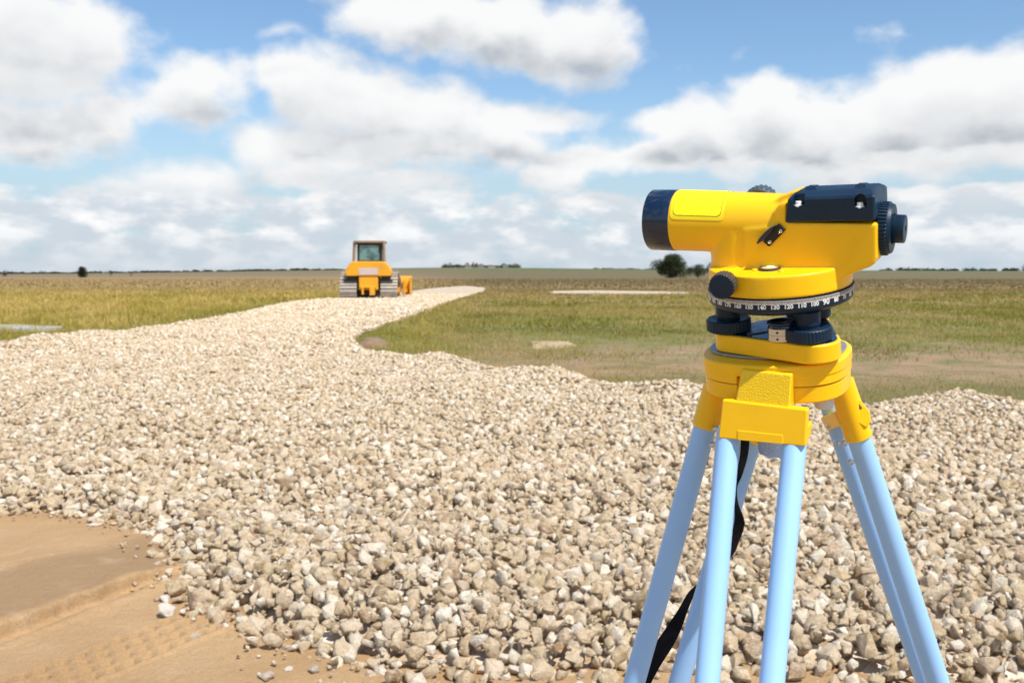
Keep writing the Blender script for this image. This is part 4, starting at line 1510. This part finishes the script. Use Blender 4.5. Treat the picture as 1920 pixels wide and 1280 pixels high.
# resample smoothly
def cr(P, t):
    i = min(int(t), len(P) - 2); f = t - i
    g = lambda j: Vector(P[max(0, min(len(P) - 1, j))])
    p0, p1, p2, p3 = g(i - 1), g(i), g(i + 1), g(i + 2)
    return .5 * ((2 * p1) + (p2 - p0) * f + (2 * p0 - 5 * p1 + 4 * p2 - p3) * f * f + (3 * p1 - p0 - 3 * p2 + p3) * f ** 3)
A_, B_ = [], []
N_ = 90
PS = [(a, b, c) for a, b, c, d in SP]
for i in range(N_):
    t = (len(SP) - 1.001) * i / (N_ - 1)
    px, py, wd = cr(PS, t)
    j = min(int(t), len(SP) - 2); Y = SP[j][3] + (SP[j + 1][3] - SP[j][3]) * (t - j)
    tw = .012 * math.sin(t * .9)
    A_.append(world(px - wd / 2, py, Y)); B_.append(world(px + wd / 2, py, Y + tw))
bm = bmesh.new(); ribbon(bm, A_, B_, .0015)
obj('strap', bm, M['strap'], tri, smooth=True, angle=60)
# ------------------------------------------------------------------ bulldozer
m, n = newmat('machine_yellow')
tc = n.new('ShaderNodeTexCoord').outputs['Object']
n.l.new(n.mix(n.mrange(n.noise(tc, 1.6, 6, .65), .48, .72, 0, .6), (.78, .355, .010), (.42, .23, .08)), n.p.inputs['Base Color'])
n.p.inputs['Roughness'].default_value = .45
M['cat'] = m
M['trackm'] = paint('worn_track_steel', (.34, .30, .26), .6, .1, metal=.2, bstr=.3, bscale=40, dscale=3, c2=(.46, .40, .33))
M['dark'] = paint('dark_machine_paint', (.03, .028, .026), .6, .1, bstr=.1, dscale=3)
M['beige'] = paint('beige_post_paint', (.30, .20, .13), .5, .1, bstr=.05, dscale=2)
M['label'] = paint('white_label', (.58, .48, .44), .5, .03, bstr=0, dscale=4)
m, n = newmat('tinted_cab_glass')
n.p.inputs['Base Color'].default_value = (.06, .14, .14, 1); n.p.inputs['Roughness'].default_value = .06
n.p.inputs['Coat Weight'].default_value = 1
tcg = n.new('ShaderNodeTexCoord').outputs['Object']
n.l.new(n.mix(n.mrange(n.noise(tcg, 1.8, 2, .5), .42, .58), (.03, .065, .065), (.12, .24, .235)), n.p.inputs['Base Color'])
M['glass'] = m

DY = 52.0
dp = at(691, 560, DY)
DM = Matrix.Translation(Vector((dp.x, DY, 0.07))) @ Matrix.Rotation(R(2.0), 4, 'Z')
dz = empty('bulldozer', DM)
tag(dz, 'yellow crawler bulldozer seen from behind on the far gravel road', 'bulldozer')
# local: x right, y forward, z up; rear face at y=0
def quadprism(bm, pts_xz, y0, y1): prism(bm, [Vector((x, y0, z)) for x, z in pts_xz], (0, y1 - y0, 0))

bm = bmesh.new()
quadprism(bm, [(-1.17, 1.18), (1.17, 1.18), (1.22, 1.42), (1.00, 1.80), (.82, 1.94), (-.82, 1.94), (-1.00, 1.80), (-1.22, 1.42)], -.05, .75)
obj('fuel_tank', bm, M['cat'], dz, bevel=.05)
bm = bmesh.new(); box(bm, (0, -.062, 1.42), (.98, .02, .36)); obj('label_plate', bm, M['label'], dz, bevel=.01)
bm = bmesh.new()
quadprism(bm, [(-.50, .45), (.50, .45), (.50, 1.2), (-.50, 1.2)], .0, 2.6)
obj('rear_case', bm, M['cat'], dz, bevel=.05)
bm = bmesh.new()
quadprism(bm, [(-.58, .15), (.58, .15), (.58, .55), (-.58, .55)], .3, 3.4)
obj('belly_guard', bm, M['dark'], dz, bevel=.04)
bm = bmesh.new()
box(bm, (.0, -.10, .62), (.80, .24, .12)); box(bm, (.22, -.16, .40), (.26, .36, .42)); box(bm, (-.28, -.1, .42), (.10, .3, .40))
obj('drawbar', bm, M['cat'], dz, bevel=.02)
bm = bmesh.new(); box(bm, (0, .35, .95), (2.5, .5, .10)); box(bm, (-.9, .6, 1.08), (.5, .9, .3)); box(bm, (.9, .6, 1.08), (.5, .9, .3))
obj('fender', bm, M['dark'], dz, bevel=.02)
# engine hood and front
bm = bmesh.new(); quadprism(bm, [(-.48, 1.0), (.48, 1.0), (.48, 1.85), (.38, 1.98), (-.38, 1.98), (-.48, 1.85)], 2.2, 3.9)
obj('engine_hood', bm, M['cat'], dz, bevel=.04)
bm = bmesh.new(); cyl(bm, (.25, 3.0, 1.9), (.25, 3.0, 2.7), .06); obj('exhaust', bm, M['dark'], dz, smooth=True)
# cab
cabz0, cabz1 = 1.90, 2.92
bm = bmesh.new(); box(bm, (0, 1.25, (cabz0 + cabz1) / 2), (1.30, 1.25, cabz1 - cabz0 - .04))
for _ in (0,): pass
cab = obj('cab', bm, M['dark'], dz, bevel=.05)
bm = bmesh.new(); prism(bm, [(-.52, .618, cabz0 + .10), (.52, .618, cabz0 + .10), (.50, .618, cabz1 - .12), (-.50, .618, cabz1 - .12)], (0, -.02, 0))
obj('rear_window', bm, M['glass'], cab, bevel=.006)
for sx_ in (-1, 1):
    bm = bmesh.new(); prism(bm, [(sx_ * .652, .8, cabz0 + .12), (sx_ * .652, 1.7, cabz0 + .12), (sx_ * .652, 1.7, cabz1 - .12), (sx_ * .652, .8, cabz1 - .12)], (sx_ * .015, 0, 0))
    obj('side_window', bm, M['glass'], cab)
bm = bmesh.new(); box(bm, (0, 1.2, cabz1 + .05), (1.62, 1.5, .13)); obj('roof', bm, M['beige'], cab, bevel=.04)
for sx_ in (-1, 1):
    bm = bmesh.new(); barbox(bm, (sx_ * .80, .45, 1.88), (sx_ * .76, .52, cabz1 + .04), .12, .14); obj('roof_post', bm, M['beige'], cab, bevel=.02)
    bm = bmesh.new(); box(bm, (sx_ * .66, .42, cabz1 - .03), (.16, .10, .11)); lt = obj('work_lamp', bm, M['dark'], cab, bevel=.02)
bm = bmesh.new(); box(bm, (.15, 1.0, 2.05), (.45, .18, .5)); obj('seat', bm, M['dark'], cab, bevel=.04)


# tracks: oval-delta loop with grouser pads
def make_track(xc):
    prof = [(0.30, .06), (3.35, .06), (3.62, .25), (3.60, .52), (3.3, .72), (1.5, 1.28), (1.05, 1.40), (.70, 1.36), (.40, 1.12), (.02, .50), (-.02, .25), (.10, .10)]
    pts = [Vector((0, y, z)) for y, z in prof]
    seg = []
    Ltot = 0
    for i in range(len(pts)):
        a, b = pts[i], pts[(i + 1) % len(pts)]; seg.append((Ltot, a, b)); Ltot += (b - a).length
    root = None
    bm = bmesh.new()
    prism(bm, [Vector((xc - .16, y * .98 + .035, z * .97 + .02)) for y, z in prof], (.32, 0, 0))
    tr = obj('track', bm, M['dark'], dz)
    npad = 46
    bm = bmesh.new()
    for k in range(npad):
        s = Ltot * k / npad
        for l0, a, b in seg:
            if l0 <= s < l0 + (b - a).length + 1e-6:
                d = (b - a).normalized(); p = a + d * (s - l0); break
        nrm = Vector((0, d.z, -d.y))
        Mx = Matrix((Vector((1, 0, 0)), d, -nrm)).transposed()
        box(bm, Vector((xc, p.y, p.z)), (.88, Ltot / npad * .90, .035), Mx)
        box(bm, Vector((xc, p.y, p.z)) + nrm * .035 + d * .05, (.88, .03, .07), Mx)
    obj('track_pads', bm, M['trackm'], tr)
    sx_ = 1 if xc > 0 else -1
    for (y, z, r) in ((.38, .42, .33), (3.22, .42, .31), (1.02, 1.02, .34)):
        bm = bmesh.new(); cyl(bm, (xc + sx_ * .10, y, z), (xc + sx_ * .34, y, z), r, seg=28)
        obj('idler', bm, M['cat'], tr, smooth=True, angle=30)
    bm = bmesh.new(); box(bm, (xc + sx_ * .20, 1.8, .40), (.22, 2.4, .26)); obj('track_frame', bm, M['cat'], tr, bevel=.02)


make_track(-1.06); make_track(1.06)
# blade, angled, with push arms
bm = bmesh.new()
nb_ = 9
secs = []
for xx in (-1.95, 1.95):
    ring = []
    for j in range(nb_):
        a = -0.55 + 1.1 * j / (nb_ - 1)
        ring.append((xx, 4.75 - .35 * math.cos(a * 1.6) + .35, .12 + 1.05 * j / (nb_ - 1)))
    secs.append(ring)
va = [bm.verts.new(p) for p in secs[0]]; vb = [bm.verts.new(p) for p in secs[1]]
wa = [bm.verts.new((p[0], p[1] - .09, p[2])) for p in secs[0]]; wb = [bm.verts.new((p[0], p[1] - .09, p[2])) for p in secs[1]]
for j in range(nb_ - 1):
    bm.faces.new((va[j], va[j + 1], vb[j + 1], vb[j])); bm.faces.new((wa[j], wb[j], wb[j + 1], wa[j + 1]))
    bm.faces.new((va[j], wa[j], wa[j + 1], va[j + 1])); bm.faces.new((vb[j], vb[j + 1], wb[j + 1], wb[j]))
bm.faces.new((va[0], vb[0], wb[0], wa[0])); bm.faces.new((va[-1], wa[-1], wb[-1], vb[-1]))
bl = obj('blade', bm, M['cat'], dz, smooth=True, angle=30)
bm = bmesh.new()
for xx in (-1.9, 1.9): box(bm, (xx, 4.55, .6), (.10, .50, 1.0))
box(bm, (1.55, 4.58, .55), (.12, .3, .8)); box(bm, (-1.55, 4.58, .55), (.12, .3, .8)); box(bm, (0, 4.6, .35), (3.4, .25, .2))
obj('blade_ribs', bm, M['cat'], bl, bevel=.01)
for sx_ in (-1, 1):
    bm = bmesh.new(); barbox(bm, (sx_ * .5, 2.8, .45), (sx_ * .7, 4.7, .35), .18, .22); obj('push_arm', bm, M['cat'], bl, bevel=.02)

# ------------------------------------------------------------------ trees and far skyline
m, n = newmat('tree_leaves')
att = n.new('ShaderNodeAttribute'); att.attribute_name = 'tint'
n.l.new(att.outputs['Color'], n.p.inputs['Base Color']); n.p.inputs['Roughness'].default_value = .7
n.p.inputs['Specular IOR Level'].default_value = .2
M['leaf'] = m
M['bark'] = paint('bark', (.07, .055, .04), .9, .1, bstr=.5, bscale=20, dscale=4)


def leaf_cloud(centres, radii, nper, size, base=(.040, .052, .020)):
    Vs, Cs = [], []
    for c, r in zip(centres, radii):
        d = rng.normal(size=(nper, 3)); d /= np.linalg.norm(d, axis=1, keepdims=True)
        p = np.array(c) + d * (rng.random((nper, 1)) ** .45) * np.array(r)
        q = rng.normal(size=(nper, 3, 3)); 
        q = q / np.linalg.norm(q, axis=2, keepdims=True) * size * rng.uniform(.6, 1.2, (nper, 1, 1))
        V = p[:, None, :] + q
        Vs.append(V.reshape(-1, 3))
        t = np.array(base) * rng.uniform(.6, 1.5, (nper, 1)) * rng.uniform(.75, 1.25)
        Cs.append(np.repeat(np.concatenate([t, np.ones((nper, 1))], 1), 3, 0))
    V = np.concatenate(Vs); C = np.concatenate(Cs)
    return V, np.arange(len(V)).reshape(-1, 3), C


def gz(x, y): return float(ground_z(np.array([x]), np.array([y]))[0])


def tree(name, px, Y, wpx, toppx, lab, cat='tree', seed=0, group=None, trunk=.18, nb_=16, nleaf=420, base=(.040, .052, .020), flat=1.0, fat=1.0):
    r = random.Random(seed)
    p = at(px, 512, Y); x = p.x; z0 = gz(x, Y)
    H = at(px, toppx, Y).z - z0
    W = wpx / FPX * Y
    root = empty(name, Matrix.Translation(Vector((x, Y, z0))))
    tag(root, lab, cat, group)
    bm = bmesh.new()
    tr_h = H * .55
    lathe(bm, Vector((0, 0, -.3)), Vector((0, 0, 1)), [(0, H * .035), (tr_h * .5, H * .025), (tr_h + .3, H * .008)], 10)
    for i in range(6):
        a = r.uniform(0, 6.28); hh = H * r.uniform(trunk * .8, .5)
        cyl(bm, Vector((0, 0, hh)), Vector((math.cos(a) * W * .33, math.sin(a) * W * .33, hh + H * .25)), H * .014, H * .004, 7)
    obj('trunk', bm, M['bark'], root, smooth=True)
    cs_, rs = [], []
    for i in range(nb_):
        a = r.uniform(0, 6.28); q = r.uniform(0, .34) * W; hz = r.uniform(trunk, .86) * H
        taper = 1 - .55 * max(0, (hz / H - .5) * 2)
        cs_.append((math.cos(a) * q * taper, math.sin(a) * q * taper, hz))
        rr = W * r.uniform(.12, .21) * fat * (.6 + .4 * taper)
        rs.append((rr, rr, min(rr * .85 * flat, (H - hz) * 1.0 + .05 * H)))
    V, F, C = leaf_cloud(cs_, rs, nleaf, H * .035, base)
    raw_mesh('crown', V, F, M['leaf'], {'tint': C}, root)
    return root


G = 'trees beyond the field on the right'
tree('tree', 1256, 300, 84, 477, 'tall dark rounded tree, left end of the clump below the telescope tube', seed=1, trunk=.12, nb_=34, nleaf=620, group=G)
tree('tree', 1308, 306, 54, 495, 'low dark bush tree between the tall tree and the tripod', seed=2, trunk=.1, nb_=16, group=G)
tree('tree', 1344, 304, 46, 484, 'dark tree half hidden behind the left side of the yellow instrument', seed=3, trunk=.1, nb_=18, group=G)
G2 = 'bushes on the far skyline at left'
tree('bush', 153, 330, 26, 500, 'dark dense bush standing alone on the left horizon', 'bush', seed=4, trunk=.05, nb_=18, nleaf=500, fat=1.5, base=(.022, .024, .014), group=G2)
tree('bush', 8, 420, 26, 506, 'low dark bush at the left edge of the picture', 'bush', seed=5, trunk=.05, nb_=9, nleaf=200, base=(.03, .03, .018), group=G2)
tree('bush', 208, 420, 12, 509, 'tiny dark bush just right of the lone dense bush', 'bush', seed=6, trunk=.05, nb_=5, nleaf=120, base=(.03, .03, .018), group=G2)
tree('bush', 246, 450, 10, 510, 'smallest dark bush on the left horizon, second right of the dense one', 'bush', seed=7, trunk=.05, nb_=5, nleaf=120, base=(.03, .03, .018), group=G2)


def treeline(name, px0, px1, Y, hpx, step, lab, base=(.035, .045, .025), hvar=.5, seed=0):
    cs_, rs = [], []
    x = px0
    r = random.Random(seed)
    while x < px1:
        p = at(x, 512, Y); z0 = gz(p.x, Y)
        f = (x - px0) / (px1 - px0)
        H = (hpx(f) if callable(hpx) else hpx) / FPX * Y * r.uniform(1 - hvar, 1 + hvar)
        cs_.append((p.x, Y + r.uniform(-20, 20), z0 + H * .4)); rs.append((step / FPX * Y * .9, 8, H * .62))
        x += step * r.uniform(.5, 1.0)
    V, F, C = leaf_cloud(cs_, rs, 90, .0011 * Y, base)
    o = raw_mesh(name, V, F, M['leaf'], {'tint': C})
    tag(o, lab, 'wood', kind='stuff')


treeline('woodland', 1660, 1960, 1400, lambda f: 5 + 9 * max(0, (f - .72) * 3.3), 7, 'dark wood along the far skyline at the right edge', seed=1)
treeline('hedgerow', 1120, 1560, 1500, 2.2, 8, 'thin hedgerow on the low green hill behind the level', base=(.05, .06, .03), seed=2)
treeline('copse', 832, 866, 1150, 7, 5, 'small dark copse on the skyline right of the bulldozer', base=(.07, .075, .05), seed=3)
treeline('shelter_belt', 866, 975, 1250, lambda f: 5 + 2 * math.sin(f * 9), 6, 'broken row of trees on the skyline among pale farm buildings', base=(.10, .095, .07), seed=4)
treeline('far_scrub', -40, 640, 900, lambda f: 1.6 + 1.4 * math.sin(f * 23) ** 2, 7, 'thin dark scrub along the left horizon', base=(.035, .035, .022), seed=5)

M['wallp'] = paint('pale_render', (.62, .56, .50), .8, .1, bstr=0, dscale=.3)
M['roofp'] = paint('grey_brown_roof', (.20, .16, .14), .8, .1, bstr=0, dscale=.5)
M['win'] = paint('dark_window', (.03, .035, .04), .2, 0, bstr=0)
HL = ['pale farm building next to the dark copse on the skyline', 'second pale farm building right of the copse', 'low pale farm building in the middle of the far row', 'last pale farm building at the right end of the far row']
for i, (px, wpx, hpx) in enumerate(((878, 10, 5.5), (902, 9, 5), (922, 12, 5.5), (948, 9, 4.5))):
    Y = 1050 + 12 * i
    p = at(px, 512, Y); z0 = gz(p.x, Y)
    W_ = wpx / FPX * Y; H_ = hpx / FPX * Y
    hs_ = empty('farm_building', Matrix.Translation(Vector((p.x, Y, z0))))
    tag(hs_, HL[i], 'building', 'farm buildings on the far skyline')
    bm = bmesh.new(); box(bm, (0, 0, H_ * .28), (W_, 7, H_ * .6)); wl = obj('wall', bm, M['wallp'], hs_)
    bm = bmesh.new(); prism(bm, [(-W_ * .53, -3.9, H_ * .57), (-W_ * .53, 3.9, H_ * .57), (-W_ * .53, 0, H_)], (W_ * 1.06, 0, 0)); obj('roof', bm, M['roofp'], hs_)
    for q in (-.28, 0, .28):
        bm = bmesh.new(); box(bm, (q * W_, -3.52, H_ * .3), (.9, .06, 1.1)); obj('window', bm, M['win'], hs_)
